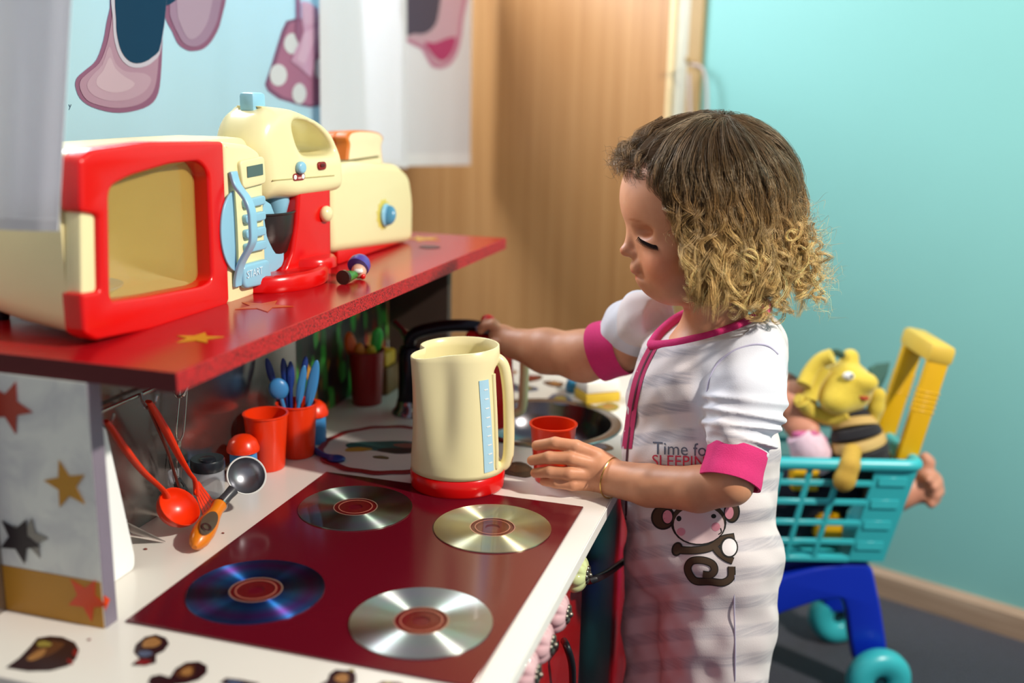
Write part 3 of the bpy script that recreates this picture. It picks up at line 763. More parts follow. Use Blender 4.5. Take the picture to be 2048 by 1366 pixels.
# light blue disc and bow handle on the door edge
cdl = oX(470, 462, XD)
dpts = [(cdl[1] + 0.030 * math.cos(a), cdl[2] + 0.041 * math.sin(a)) for a in np.linspace(math.radians(98), math.radians(262), 22)]
obj('handle_disc', side_plate(dpts, [], XD + .0008, XD + .0035, .001), M_lblue, mw, world=True)
hp = [(XD + .002, oX(444, 345, XD)[2]), (XD + .006, oX(447, 372, XD)[2]), (XD + .016, oX(455, 408, XD)[2] + .006), (XD + .021, oX(470, 425, XD)[2] + .004), (XD + .022, oX(470, 450, XD)[2] + .003), (XD + .022, oX(470, 480, XD)[2] + .004), (XD + .019, oX(468, 500, XD)[2] + .005), (XD + .008, oX(455, 528, XD)[2]), (XD + .003, oX(450, 560, XD)[2]), (XD + .002, oX(449, 580, XD)[2])]
hp = smooth_path([(a, 0, b) for a, b in hp], 4)
nrm_ = np.gradient(hp, axis=0); nrm_ = np.stack([nrm_[:, 2], 0 * nrm_[:, 0], -nrm_[:, 0]], 1); nrm_ /= np.linalg.norm(nrm_, axis=1)[:, None]
yh = cdl[1]
R_ = []
for p, n_ in zip(hp, nrm_):
    a = p - n_ * .0020; b = p + n_ * .0020
    R_.append([(a[0], yh - .009, a[2]), (b[0], yh - .009, b[2]), (b[0], yh + .003, b[2]), (a[0], yh + .003, a[2])])
obj('handle', loft(R_, True, True), M_lblue, mw, world=True, angle=50, bevel=0.001)
ft = [lathe([(.008, 0), (.009, .0045)], 16) for _ in range(4)]
for yy, xx in ((.07, -.40), (.29, -.40), (.09, -.51), (.27, -.51)):
    obj('foot', xf(lathe([(.008, 0), (.009, .012)], 16), (xx, yy, shelf_z(yy) + .0002)), M_blackp, mw, world=True)

# ================================================================== STAND MIXER
mx_ = thing('stand_mixer', 'toy stand mixer, cream head on red column and base, between microwave and toaster', 'mixer', (-0.39, 0.39, shelf_z(0.39)))
MXP = np.array([-0.347, 0.445, 0.0]); MXT = np.array([math.sin(math.radians(10)), math.cos(math.radians(10)), 0]); MXN = np.array([MXT[1], -MXT[0], 0])
def mxp(P, off=0.0):                       # outline points seen at (x, y) on the mixer's upright front plane, moved back by off
    out = []
    for x, y in P:
        r = ray(x, y); o_ = MXP - MXN * off; p = CAM_C + r * (((o_ - CAM_C) @ MXN) / (r @ MXN)); out.append(((p - MXP) @ MXT, p[2]))
    return out
def mplate(outer, holes, n0, n1, bev=0.0):
    g = plate2d(outer, holes, n1 - n0, bev); return frame(g, MXP + MXN * (n0 + n1) / 2, MXT, UPZ, MXN)
def poly_sd(P, X):
    P = np.asarray(P, np.float32); d = np.full(len(X), 1e9, np.float32); ins = np.zeros(len(X), bool)
    for i in range(len(P)):
        a, b = P[i - 1], P[i]; e = b - a; w = X - a; t = np.clip((w @ e) / max(float(e @ e), 1e-12), 0, 1)
        q = w - t[:, None] * e; d = np.minimum(d, (q * q).sum(1))
        c = ((a[1] <= X[:, 1]) != (b[1] <= X[:, 1])); xi = a[0] + (X[:, 1] - a[1]) * e[0] / (e[1] if abs(e[1]) > 1e-12 else 1e-12)
        ins ^= c & (X[:, 0] < xi)
    d = np.sqrt(d); return np.where(ins, -d, d)
def round_plate(outer, holes, th, r, h, r2=None, span=.06):
    """outline with holes extruded to thickness th with edges rounded by r: implicit surface, local axes (a, z, n)"""
    s = SDF(); r1 = r; a_min = min(p[0] for p in outer)
    def post(X, f):
        d2 = poly_sd(outer, X[:, :2]); r = r1 if r2 is None else np.interp(X[:, 0], [a_min, a_min + span], [r1, r2]).astype(np.float32)
        for hpoly in holes: 
            k = r1 * .5; e = -poly_sd(hpoly, X[:, :2]); hh = np.maximum(k - np.abs(d2 - e), 0) / k; d2 = np.maximum(d2, e) + hh * hh * k * .25
        a = d2 + r; b = np.abs(X[:, 2]) - (th / 2 - r)
        return np.sqrt(np.maximum(a, 0) ** 2 + np.maximum(b, 0) ** 2) + np.minimum(np.maximum(a, b), 0) - r
    s.post = post
    O = np.array(outer); lo = np.array([O[:, 0].min(), O[:, 1].min(), -th / 2]) - 3 * h; hi = np.array([O[:, 0].max(), O[:, 1].max(), th / 2]) + 3 * h
    V, F = s.mesh(lo, hi, h, 12); return relax(V, F, 2), F
hd = rnd(mxp([(470, 330), (464, 290), (470, 254), (484, 228), (502, 215)], .034) + mxp([(525, 212), (562, 216), (600, 226), (632, 242), (657, 268), (669, 298), (674, 335), (673, 372), (655, 383), (600, 391), (550, 398), (520, 400)], .012), 4)
hh = rnd(mxp([(570, 246), (585, 241), (612, 249), (636, 269), (650, 292), (648, 306), (630, 310), (603, 311), (588, 305), (578, 290), (571, 266)], .016), 4)
MTH = .070
V_, F_ = round_plate(hd, [hh], MTH, .029, .0020, .0115, .065)
hdo = obj_fast('head', frame((V_ - np.array([0, 0, MTH / 2]), 0), MXP, MXT, UPZ, MXN)[0], F_[:, ::-1], M_cream, mx_, True)
s0, s1 = mxp([(545, 361), (668, 351)])
obj('seam', tube([MXP + MXT * s0[0] + UPZ * s0[1] + MXN * .0002, MXP + MXT * s1[0] + UPZ * s1[1] + MXN * .0002], 0.0007, 6), mat('cream_shadow_gap', '#b9ad74', .5), hdo, world=True)
kb = mxp([(511, 205)], .030)[0]
obj('speed_knob', frame(box(.022, .021, .020, bev=.004), MXP + MXT * kb[0] + UPZ * kb[1] - MXN * .034, MXT, UPZ, MXN), M_lblue, mx_, world=True)
def mdisc(px, py, r, n0, h, m_, name, par, bev=.0015, sx=1.0):
    c = mxp([(px, py)])[0]; a = np.linspace(0, 2 * PI, 28, endpoint=False)
    return obj(name, mplate([(c[0] + sx * r * math.cos(t), c[1] + r * math.sin(t)) for t in a], [], n0, n0 + h, bev), m_, par, world=True)
mdisc(598, 335, .0068, -.001, .0075, M_lblue, 'button', mx_, .003)
M_label = mat('dark_red_label', '#8e1512', .25)
c = mxp([(597, 353.5)])[0]
lb = obj('label_plate', mplate([(c[0] + a, c[1] + b) for a, b in rrect(.0205, .0078, .0036, 5)], [], -.001, .0010), M_label, mx_, world=True)
for dy in (-.0068, .0068):
    obj('white_dot', mplate([(c[0] + dy + .0026 * math.cos(t), c[1] + .0026 * math.sin(t)) for t in np.linspace(0, 2 * PI, 18, endpoint=False)], [], .0010, .0013), M_white, lb, world=True)
obj('small_print', mplate([(c[0] + .001 + a, c[1] - .0012 + b) for a, b in rrect(.006, .0022, .0005, 2)], [], .0010, .0012), mat('pale_pink_print', '#d8a8a0', .4), lb, world=True)
c = mxp([(642.5, 331.5)])[0]
sw = obj('switch', mplate([(c[0] + a, c[1] + b) for a, b in rrect(.0155, .0092, .0043, 5)], [], -.001, .0018, .0008), M_label, mx_, world=True)
obj('rocker', mplate([(c[0] + a, c[1] + .0005 + b) for a, b in rrect(.0080, .0036, .0016, 4)], [], .0018, .0028, .0004), mat('deep_red_rocker', '#5a0c0c', .25), sw, world=True)
bz0 = shelf_z(.37)
col = corner_round(mxp([(603, 375), (668, 366)], 0) + mxp([(670, 556), (560, 562), (580, 535), (591, 505), (599, 450)], 0), .003)
obj('column', mplate(col, [], -.060, -.004, .004), M_redp, mx_, world=True)
ck_ = mxp([(654, 428)])[0]
obj('column_knob', frame(sphere(.0090, (0, 0, 0), 20, 12, (1, 1.05, .75)), MXP + MXT * ck_[0] + UPZ * ck_[1] - MXN * .001, MXT, UPZ, MXN), M_cream, mx_, world=True)
bs = lathe([(.001, 0), (.066, 0), (.068, .002), (.068, .013), (.065, .0165), (.058, .018), (.054, .0165), (.051, .0150), (.001, .0145)], 56, False, .70, 1.0)
bs = xf(bs, (0, 0, 0), (0, 0, math.radians(-10)))
obj('base', xf(bs, (-0.374, 0.352, bz0 + .0003)), M_redp, mx_, world=True)
obj('base_step', xf(lathe([(.041, 0.012), (.041, .020), (.038, .0235), (.001, .0245)], 44, False, .95, .82), (-0.3735, 0.412, bz0)), M_redp, mx_, world=True)
bw = lathe([(.001, .020), (.022, .020), (.034, .034), (.040, .055), (.042, .076), (.0435, .077), (.0435, .079), (.040, .0785), (.038, .056), (.032, .037), (.020, .023), (.001, .022)], 44, False)
obj('bowl', xf(bw, (-0.405, 0.365, bz0)), mat('dark_steel_bowl', '#4f4a48', .3, metal=.8), mx_, world=True)
obj('beater_hub', xf(lathe([(.0001, .0), (.010, .0), (.014, .014), (.014, .026)], 24), (-0.385, 0.375, oX(570, 425, -.385)[2])), M_lblue, mx_, world=True)
pk = mxp([(528, 400), (540, 408), (552, 440), (566, 478), (566, 520), (562, 532), (545, 546), (524, 552), (518, 500), (520, 430)], .012)
obj('paddle', mplate(corner_round(pk, .002), [], -.0135, -.0105, .001), M_lblue, mx_, world=True)

# ================================================================== TOASTER AND BREAD
ts = thing('toaster', 'cream toy toaster with blue dial and red base, rightmost appliance on the shelf', 'toaster', (-0.415, 0.60, shelf_z(0.60)))
XT = -0.3655
to_ = corner_round(pxyz([(668, 508), (663, 440), (664, 350), (690, 328), (750, 323), (800, 328), (822, 350), (829, 400), (828, 478), (820, 486)], XT), .012, 5)
obj('body', side_plate(to_, [], -0.462, XT, .012, 5), M_cream, ts, world=True, angle=60)
zb = shelf_z(.6)
obj('base', box2((-0.457, 0.496, shelf_z(.6) + .0012), (XT - .005, 0.704, .240), .003), M_redp, ts, world=True)
zt = max(p[1] for p in to_)
for xs in (-.402, -.434):
    obj('slot', box2((xs - .011, .548, zt - .002), (xs + .011, .668, zt + .0004), .0003, 1), mat('slot_shadow_plastic', '#6b6238', .6), ts, world=True)
c = oX(768, 430, XT)
sun = [(c[1] - .002 + (.0235 if i % 2 else .020) * math.cos(2 * PI * i / 24), c[2] + .001 + (.0215 if i % 2 else .018) * math.sin(2 * PI * i / 24)) for i in range(24)]
obj('dial_print', side_plate(sun, [], XT, XT + .0004), mat('yellow_print', '#dcc95e', .4), ts, world=True)
dl = obj('dial', side_plate([(c[1] + .0145 * math.cos(t), c[2] + .0155 * math.sin(t)) for t in np.linspace(0, 2 * PI, 32, endpoint=False)], [], XT + .0004, XT + .005, .002), M_lblue, ts, world=True)
obj('dial_grip', xf(sphere(1, (0, 0, 0), 20, 12, (.010, .0065, .0135)), (XT + .007, c[1], c[2]), (math.radians(-18), 0, 0)), mat('blue_dial_grip', '#4f93b8', .25), dl, world=True)
M_crumbf = mat('toast_crumb', '#f0dcb4', .6, var=.05, vscale=60); M_crust = mat('orange_crust', '#cf6c1c', .45, var=.1)
def slice_(name, px, X, label, th=.018):
    o2 = rnd(pxyz(px, X), 3)
    t = thing(name, label, 'bread', (X - th / 2, np.mean([p[0] for p in o2]), min(p[1] for p in o2)), group='bread slices in the toaster')
    obj('crust', side_plate(o2, [], X - th, X - .0006, .002), M_crust, t, world=True)
    cy = np.mean([p[0] for p in o2]); cz = np.mean([p[1] for p in o2])
    obj('crumb_face', side_plate([(cy + (p[0] - cy) * .90, cz + (p[1] - cz) * .92) for p in o2], [], X - .0008, X + .0006, .0004), M_crumbf, t, world=True)
slice_('bread_slice', [(697, 350), (694, 318), (697, 290), (694, 276), (702, 264), (730, 261), (758, 265), (768, 276), (764, 292), (766, 318), (766, 348)], -0.393, 'front slice of toy toast with pale face, standing in the toaster')
slice_('bread_slice', [(672, 350), (668, 318), (671, 290), (668, 277), (676, 265), (703, 262), (731, 265), (741, 276), (737, 292), (739, 318), (739, 348)], -0.425, 'rear slice of toy toast with orange crust, behind the front slice')

# ================================================================== LITTLE FIGURE ON THE SHELF
fg0 = np.array([-0.3065, 0.402, shelf_z(.402)])
fg = thing('toy_figure', 'tiny plastic figure in green with purple hat lying on the red shelf edge', 'figure', fg0)
ax_ = oX(720, 548, fg0[0] - .0) - oX(660, 560, fg0[0]); ax_[2] = 0; ax_ /= np.linalg.norm(ax_)
def fpt(a, b=0.0, h=0.0): return fg0 + ax_ * a + np.array([ax_[1], -ax_[0], 0]) * b + np.array([0, 0, h])
rot_ = (0, 0, math.atan2(ax_[1], ax_[0]))
obj('body', tube([fpt(-.020, 0, .0075), fpt(-.010, 0, .0072), fpt(.004, 0, .0065), fpt(.010, 0, .0065)], [.0075, .0062, .0045, .0030], 14), mat('green_plastic', '#2f8a35', .3), fg, world=True)
obj('boots', tube([fpt(-.026, 0, .0082), fpt(-.0205, 0, .008)], [.0082, .0080], 16), mat('dark_brown_plastic', '#2a1a14', .3), fg, world=True)
obj('face', xf(sphere(.0088, (0, 0, 0), 16, 10), fpt(.014, .001, .0092)), mat('figure_skin', '#dcae94', .35), fg, world=True)
obj('beard', xf(sphere(.005, (0, 0, 0), 12, 8, (1.2, .8, .6)), fpt(.006, .004, .0105)), M_white, fg, world=True)
obj('hat', xf(lathe([(.0128, 0), (.0130, .002), (.0125, .008), (.0095, .0135), (.004, .0165), (.0001, .0172)], 24, True), fpt(.0155, -.001, .0130), (0, math.radians(62), rot_[2])), mat('purple_plastic', '#5346a0', .3), fg, world=True)
obj('red_collar', xf(sphere(.0035, (0, 0, 0), 10, 8), fpt(.011, .007, .0040)), M_redp, fg, world=True)

# ================================================================== UTENSILS UNDER THE SHELF
XR = -0.4265
ra = oX(203, 823, XR); rb = oX(288, 786, XR)
rail_z = 0.5 * (ra[2] + rb[2])
rl = thing('hook_rail', 'silver hook rail on the metal backsplash under the shelf', 'hook rail', (XR, 0.16, rail_z))
obj('bar', tube([(XR, .05, rail_z), (XR, .30, rail_z)], .0022, 10), M_silver, rl, world=True)
for yy in (.06, .29): obj('bracket', box2((-.4345, yy - .004, rail_z - .004), (XR, yy + .004, rail_z + .004), .001), M_silver, rl, world=True)
hookpos = [oX(213, 842, -0.414), oX(300, 805, -0.414), oX(362, 782, -0.414)]
for i, h in enumerate(hookpos):
    y_ = h[1]; z_ = h[2] - .004
    P = [(XR + .003, y_, rail_z + .003), (XR + .0035, y_, rail_z - .004), (XR + .004, y_, z_ + .004), (XR + .008, y_, z_ - .002), (XR + .014, y_, z_ - .001), (XR + .018, y_ + .002, z_ + .006), (XR + .019, y_ + .003, z_ + .011)]
    obj('hook', tube(smooth_path(P, 5), .0016, 8), M_silver, rl, world=True)
# red ladle
def strap(P, w, t, seg=12):            # flattened tube
    P = smooth_path(P, 5); W = np.interp(np.linspace(0, 1, len(P)), np.linspace(0, 1, len(w)), w)
    return tube(P, W, seg, flat=t)
def bowl_geo(r, depth=.75, th=.0012, n=28, rows=8):
    pr_ = [(r * math.sin(a), -r * depth * math.cos(a)) for a in np.linspace(0.02, PI / 2, rows)]
    pi_ = [((r - th) * math.sin(a), -(r * depth - th) * math.cos(a)) for a in np.linspace(PI / 2, 0.02, rows)]
    return lathe(pr_ + [(r - th / 2, .0006)] + pi_, n, True)
def align(geo, o, zdir, xdir=(1, 0, 0)):
    z = np.array(zdir, float); z /= np.linalg.norm(z); x = np.array(xdir, float); x -= z * (x @ z); x /= np.linalg.norm(x)
    return frame(geo, o, x, np.cross(z, x), z)
ld_ = thing('ladle', 'orange-red ladle hanging from the leftmost hook, its bowl resting on the worktop', 'ladle', oX(352, 1050, -.395))
lc = oX(349, 1022, -0.392)
obj('handle', strap([oX(211, 842, -.410), oX(222, 856, -.409), oX(250, 898, -.406), oX(285, 942, -.402), oX(318, 972, -.398), oX(330, 985, -.396), oX(334, 995, -.395)], [.0042, .0048, .0058, .005, .0040, .0044, .006], .55), M_orred, ld_, world=True)
obj('bowl', align(xf(bowl_geo(.0235, .82), (0, 0, 0), (0, 0, 0), (1.08, .92, 1)), lc + np.array([.004, .004, .004]), (.74, .02, .62), (0, 1, -.4)), M_orred, ld_, world=True)
# red slotted turner
tn = thing('turner', 'orange-red slotted turner hanging beside the red ladle', 'spatula', oX(415, 1018, -.385))
obj('handle', strap([oX(297, 803, -.410), oX(306, 816, -.409), oX(330, 858, -.406), oX(358, 912, -.400), oX(378, 945, -.396), oX(390, 962, -.392), oX(393, 990, -.390)], [.0045, .005, .0062, .0052, .0036, .0034, .0045], .5), M_orred, tn, world=True)
q = [oX(388, 983, -.391), oX(397, 962, -.391), oX(432, 1006, -.386), oX(405, 1030, -.388)]
for i in range(5):                         # five tines of the blade
    def mixp(a, b, t): return a * (1 - t) + b * t
    t0 = i / 5 + .012; t1 = (i + 1) / 5 - .03
    A, B = mixp(q[0], q[1], t0), mixp(q[0], q[1], t1); C, D_ = mixp(q[3], q[2], t1), mixp(q[3], q[2], t0)
    obj('tine', slab([A, B, C, D_], (.8, -.5, .1), .0014), M_orred, tn, world=True, smooth=False)
obj('blade_neck', slab([mixp(q[0], q[3], -.02), mixp(q[1], q[2], -.02), mixp(q[1], q[2], .16), mixp(q[0], q[3], .16)], (.8, -.5, .1), .0016), M_orred, tn, world=True, smooth=False)
obj('blade_tip', slab([mixp(q[0], q[3], .93), mixp(q[1], q[2], .93), q[2], q[3]], (.8, -.5, .1), .0016), M_orred, tn, world=True, smooth=False)
# dark slotted spatula with a thin wire handle
ds = thing('slotted_spatula', 'dark slotted spatula with thin reddish metal handle behind the red turner', 'spatula', oX(375, 1020, -.41))
obj('handle', tube(smooth_path([oX(296, 812, -.413), oX(318, 862, -.4145), oX(336, 905, -.416), oX(350, 950, -.416), oX(357, 975, -.415)], 5), .0016, 8), mat('copper_wire', '#8a4a40', .25, metal=.8), ds, world=True)
q = [oX(342, 962, -.417), oX(358, 952, -.417), oX(404, 1024, -.411), oX(382, 1034, -.412)]
holes = []
n1 = np.cross(q[1] - q[0], q[3] - q[0]); n1 /= np.linalg.norm(n1); n1 *= -1 if n1[0] < 0 else 1
e1 = (q[2] - q[1]); L1 = np.linalg.norm(e1); e1 /= L1; e2 = np.cross(n1, e1); e2 *= 1 if (q[0] - q[1]) @ e2 > 0 else -1
wd_ = (q[0] - q[1]) @ e2
bo = corner_round([(0, 0), (L1, -.001), (L1, wd_ * 1.25), (0, wd_)], .003)
hs = [corner_round([(L1 * (.10 + .2 * k), wd_ * .18 + j * wd_ * .42), (L1 * (.24 + .2 * k), wd_ * .18 + j * wd_ * .42), (L1 * (.24 + .2 * k), wd_ * .42 + j * wd_ * .42), (L1 * (.10 + .2 * k), wd_ * .42 + j * wd_ * .42)], .001) for k in range(4) for j in range(2)]
obj('blade', frame(plate2d(bo, hs, .0016, .0003), q[1], e1, e2, np.cross(e1, e2)), M_dkblade, ds, world=True)
# silver whisk of two bent wires
wk = thing('wire_tongs', 'thin silver wire tongs hanging under the shelf left of the red cups', 'tongs', oX(358, 930, -.42))
for P in ([(360, 780), (352, 865), (357, 885), (353, 930), (356, 962)], [(374, 778), (367, 862), (360, 886), (364, 930), (359, 962)]):
    obj('wire', tube(smooth_path([oX(x, y, -.419) for x, y in P], 5), .0011, 8), M_silver, wk, world=True)
obj('clip', xf(box(.006, .014, .018, bev=.002), oX(347, 955, -.4215)), M_clear, wk, world=True)
# leaning white board
wb = thing('cutting_board', 'white rounded board standing edge-on behind the starry end panel', 'board', oX(250, 1150, -.382))
P = [oX(x, y, -.382) for x, y in ((268, 1118), (212, 868))]
bl = corner_round([(0.0045, 0.0004), (P[0][1] - .001, 0.0004), (P[0][1] + .0012, .012), (P[1][1], .146), (P[1][1] - .03, .160), (0.0045, .160)], .006, 6)
obj('board', side_plate(bl, [], -.3865, -.3815, .001), mat('bright_white_plastic', '#f4f4f2', .4, var=.01), wb, world=True)
# grey cake server lying behind it
kn = thing('cake_server', 'grey metal cake server blade lying on the worktop beside the white board', 'server', oZ(300, 1075))
A = oX(250, 1044, -.4095); T_ = oZ(331, 1084, .001); B_ = oZ(262, 1066, .004)
obj('blade', slab([A, T_, B_], (.2, -.4, .9), .0014), M_steel, kn, world=True, smooth=False)
obj('handle', tube([A, A + (A - T_) * .35 + np.array([0, 0, .004])], [.003, .004], 10), M_steel, kn, world=True)
# metal scoop with an orange handle
sc0 = oZ(393, 1088, .009); dE = (sc0 - CAM_C) @ CF
bc_d = dE + .085
sc1 = pt(440, 1008, dE + .062); bc = pt(493, 951, bc_d)
sp_ = thing('scoop', 'round metal scoop with fat orange handle lying across the worktop', 'scoop', (sc0[0], sc0[1], 0.0))
hdir = sc1 - sc0; Lh = np.linalg.norm(hdir); hdir /= Lh
P = [sc0 + hdir * (Lh * t) for t in (-.08, 0, .12, .3, .5, .7, .85, .97, 1.0)]
vd = -(sc0 - CAM_C); vd /= np.linalg.norm(vd)
hg = tube(P, [.0025, .0072, .0100, .0110, .0100, .0075, .0066, .0078, .0070], 16)
obj('handle', hg, M_orange, sp_, world=True)
gc = sc0 + hdir * (Lh * .33); side = np.cross(vd, hdir); side /= np.linalg.norm(side); up_ = np.cross(hdir, side)
up_ = up_ if up_ @ vd > 0 else -up_
ov = [(gc + hdir * (.0215 * math.cos(t)) + side * (.0072 * math.sin(t)) + up_ * .0078) for t in np.linspace(0, 2 * PI, 28, endpoint=False)]
inl = obj('inlay', align(lathe([(.0001, 0), (1, 0), (1, .18), (.0001, .22)], 28, False), gc + up_ * .0092, up_, hdir), mat('bronze_inlay', '#6d5c4c', .3, metal=.5), sp_, world=True)
v = np.array([q.co[:] for q in inl.data.vertices])
M_ = np.array(root_matrix(sp_)); loc = gc + up_ * .0092 - M_[:3, 3]
d_ = v - loc; a = d_ @ hdir; b = d_ @ side; c_ = d_ @ up_
v2 = loc + np.outer(a * .0185, hdir) + np.outer(b * .0072, side) + np.outer(c_ * .009, up_)
inl.data.vertices.foreach_set('co', v2.astype(np.float32).ravel()); inl.data.update()
rc = gc - hdir * .009 + up_ * .0112
obj('hanging_eye', align(lathe([(.0032, 0), (.0050, 0), (.0052, .0012), (.0032, .0012), (.0032, 0)], 20, False), rc, up_, hdir), M_silver, sp_, world=True)
obj('collar', tube([sc0 + hdir * Lh * .955, sc0 + hdir * Lh * .985], .0082, 18), M_silver, sp_, world=True)
nk = [sc1 - hdir * .004, sc1 + (bc - sc1) * .28, sc1 + (bc - sc1) * .5]
obj('neck', tube(nk, [.0062, .0055, .0062], 12), mat('dark_grey_neck', '#3d3d42', .35), sp_, world=True)
zd = vd * .9 + np.array([.25, -.02, .28])
obj('bowl', align(bowl_geo(.0198, .8, .0010, 40, 12), bc, zd, hdir), mat('dark_anodised_bowl', '#94949a', .32, metal=.9), sp_, world=True)
obj('rim', align(lathe([(.0190, -.0006), (.0204, -.0008), (.0207, .0003), (.0200, .0010), (.0190, .0006), (.0190, -.0006)], 48, False), bc, zd, hdir), mat('pale_rim', '#dcdcd8', .3), sp_, world=True)

# ================================================================== JAR, SHAKERS, CUPS, CUTLERY
jc = (-0.4115, 0.257, 0.0)
jr = thing('spice_jar', 'small clear plastic jar with black lid behind the metal scoop', 'jar', jc)
obj('glass', lathe([(.0001, .0005), (.0165, .0005), (.0172, .003), (.0172, .036), (.0160, .036), (.0160, .003), (.0001, .002)], 36, False), M_clear, jr)
ldj = obj('lid', lathe([(.0176, .034), (.0182, .036), (.0182, .044), (.0172, .046), (.0001, .0462)], 36, True), mat('black_lid', '#1b2028', .3), jr)
obj('lid_tab', xf(lathe([(.0085, 0), (.0085, .0022), (.0075, .003), (.0001, .003)], 24), (.004, -.006, .0458)), mat('black_lid', '#1b2028', .3), ldj)
def shaker(x, y, label, s=1.0):
    t = thing('salt_shaker', label, 'shaker', (x, y, 0), group='blue shakers with orange domes')
    obj('body', lathe([(.0001, .0004), (.0165 * s, .0004), (.0172 * s, .003), (.0165 * s, .040 * s), (.0150 * s, .042 * s)], 30, True), M_mblue, t)
    obj('dome', lathe([(.0200 * s, .039 * s), (.0205 * s, .042 * s), (.0195 * s, .045 * s), (.0170 * s, .052 * s), (.011 * s, .0575 * s), (.005 * s, .0595 * s), (.0001, .060 * s)], 30, True), M_orred, t)
    return t
shaker(-0.405, 0.318, 'blue shaker with orange dome behind the clear jar', .90)
shaker(-0.392, 0.462, 'blue shaker with orange dome right of the cutlery cup', .92)
def cup(name, x, y, h, r0, r1, m_, label, cat='cup', group=None, z=0.0):
    t = thing(name, label, cat, (x, y, z), group=group)
    th = .0016
    obj('cup_wall', lathe([(.0001, .0004), (r0 * .96, .0004), (r0, .002), (r1, h - .003), (r1 + .0014, h - .002), (r1 + .0014, h - .0004), (r1, h), (r1 - th, h - .0006), (r0 - th, .004), (.0001, .003)], 44, False), m_, t, angle=50)
    return t
cup('toy_cup', -0.401, 0.3625, 0.067, .0205, .0250, M_orred, 'empty orange-red cup left of the cutlery cup', group='orange-red cups')
cup('toy_cup', -0.388, 0.4125, 0.0665, .0200, .0238, M_orred, 'orange-red cup holding blue cutlery under the shelf', group='orange-red cups')
cup('toy_cup', -0.3985, 0.636, 0.078, .0205, .0245, mat('dark_red_cup', '#8c0f12', .35), 'dark red cup at the far end of the worktop under the shelf', group='orange-red cups')
def cutlery(name, base, tip, head, m_, label, sh=(.007, .0025, .02), group='blue toy cutlery'):
    base = np.array(base); tip = np.array(tip); d = tip - base; L = np.linalg.norm(d); d /= L
    t = thing(name, label, 'cutlery', base, group=group)
    obj('handle', tube([base, base + d * (L - sh[2])], [.0022, .0026], 8), m_, t, world=True)
    vdir = CAM_C - tip; w = np.cross(d, vdir); w /= np.linalg.norm(w); n = np.cross(w, d)
    g = sphere(1, (0, 0, 0), 20, 12, (sh[0], sh[1], sh[2]))
    obj(head, frame(g, tip - d * sh[2], w, n, d), m_, t, world=True)
    return t
cb = np.array([-0.388, 0.4125, 0.008])
def ctip(x, y, X):
    c = np.array([-.3885, .4125, .09]) if x < 650 else np.array([-.3985, .636, .10])
    return pt(x, y, (c - CAM_C) @ CF - (X + .388) * .25)
cutlery('toy_spoon', cb + [-.004, .002, 0], ctip(551, 757, -.380), 'spoon_bowl', M_mblue, 'light blue round spoon leaning out of the orange-red cup', (.0118, .006, .0135))
cutlery('toy_knife', cb + [-.006, -.004, 0], ctip(609, 730, -.392), 'knife_blade', M_mblue, 'blue toy knife with rounded blade, left of its twin in the cup', (.0052, .0022, .026))
cutlery('toy_knife', cb + [.002, .002, 0], ctip(634, 720, -.380), 'knife_blade', M_mblue, 'blue toy knife with rounded blade, rightmost in the cup', (.0064, .0024, .031))
for (x, y, X, l_) in ((533, 716, -.402, 'dark blue fork, leftmost in the cutlery cup'), (566, 716, -.403, 'dark blue fork standing behind the round spoon'), (581, 722, -.398, 'dark blue fork leaning between spoon and knives')):
    cutlery('toy_fork', cb + [-.008, -.002 + .002 * len(l_) % .004, 0], ctip(x, y, X), 'fork_head', M_dblue, l_, (.0045, .0020, .018))
cutlery('toy_fork', cb + [-.008, .006, 0], ctip(612, 712, -.402), 'fork_head', M_dblue, 'dark blue fork behind the two blue knives', (.004, .002, .018))
# coloured spoons in the dark red cup
dc = np.array([-0.3985, 0.636, 0.008])
for i, (x, y, m_, l_) in enumerate(((696, 664, mat('orange_spoon', '#e2641a', .35), 'orange toy spoon standing in the dark red cup'), (718, 686, mat('amber_spoon', '#e58a1c', .35), 'amber toy spoon standing low in the dark red cup'), (757, 655, mat('bright_green_spoon', '#41c44e', .3), 'bright green toy spoon standing in the dark red cup'), (742, 690, mat('yellow_spoon', '#dcb41e', .35), 'yellow toy spoon standing in the dark red cup'))):
    cutlery('toy_spoon', dc + [-.004 + .003 * i, -.008 + .005 * i, 0], ctip(x, y, -.392), 'spoon_bowl', m_, l_, (.0085, .004, .018), 'coloured spoons in the dark red cup')
bx = thing('wooden_block', 'small brown block with yellow top behind the tap', 'block', (-0.405, 0.70, 0))
obj('block', box(.040, .045, .040, (0, 0, .0203), .002), mat('brown_block', '#7c5224', .5), bx)
obj('top', box(.034, .038, .022, (0, 0, .0513), .005), mat('yellow_block_top', '#d9a51c', .5), bx)
# blue spoon lying on the worktop
ls = thing('toy_spoon', 'dark blue spoon lying on the worktop beside the printed plate', 'cutlery', oZ(640, 905))
obj('handle', tube(smooth_path([oZ(612, 884, .004), oZ(632, 902, .004), oZ(650, 912, .004), oZ(668, 915, .005)], 5), .0036, 10), M_dblue, ls, world=True)
obj('spoon_bowl', xf(sphere(1, (0, 0, 0), 16, 10, (.012, .009, .004)), oZ(672, 917, .0045)), M_dblue, ls, world=True)

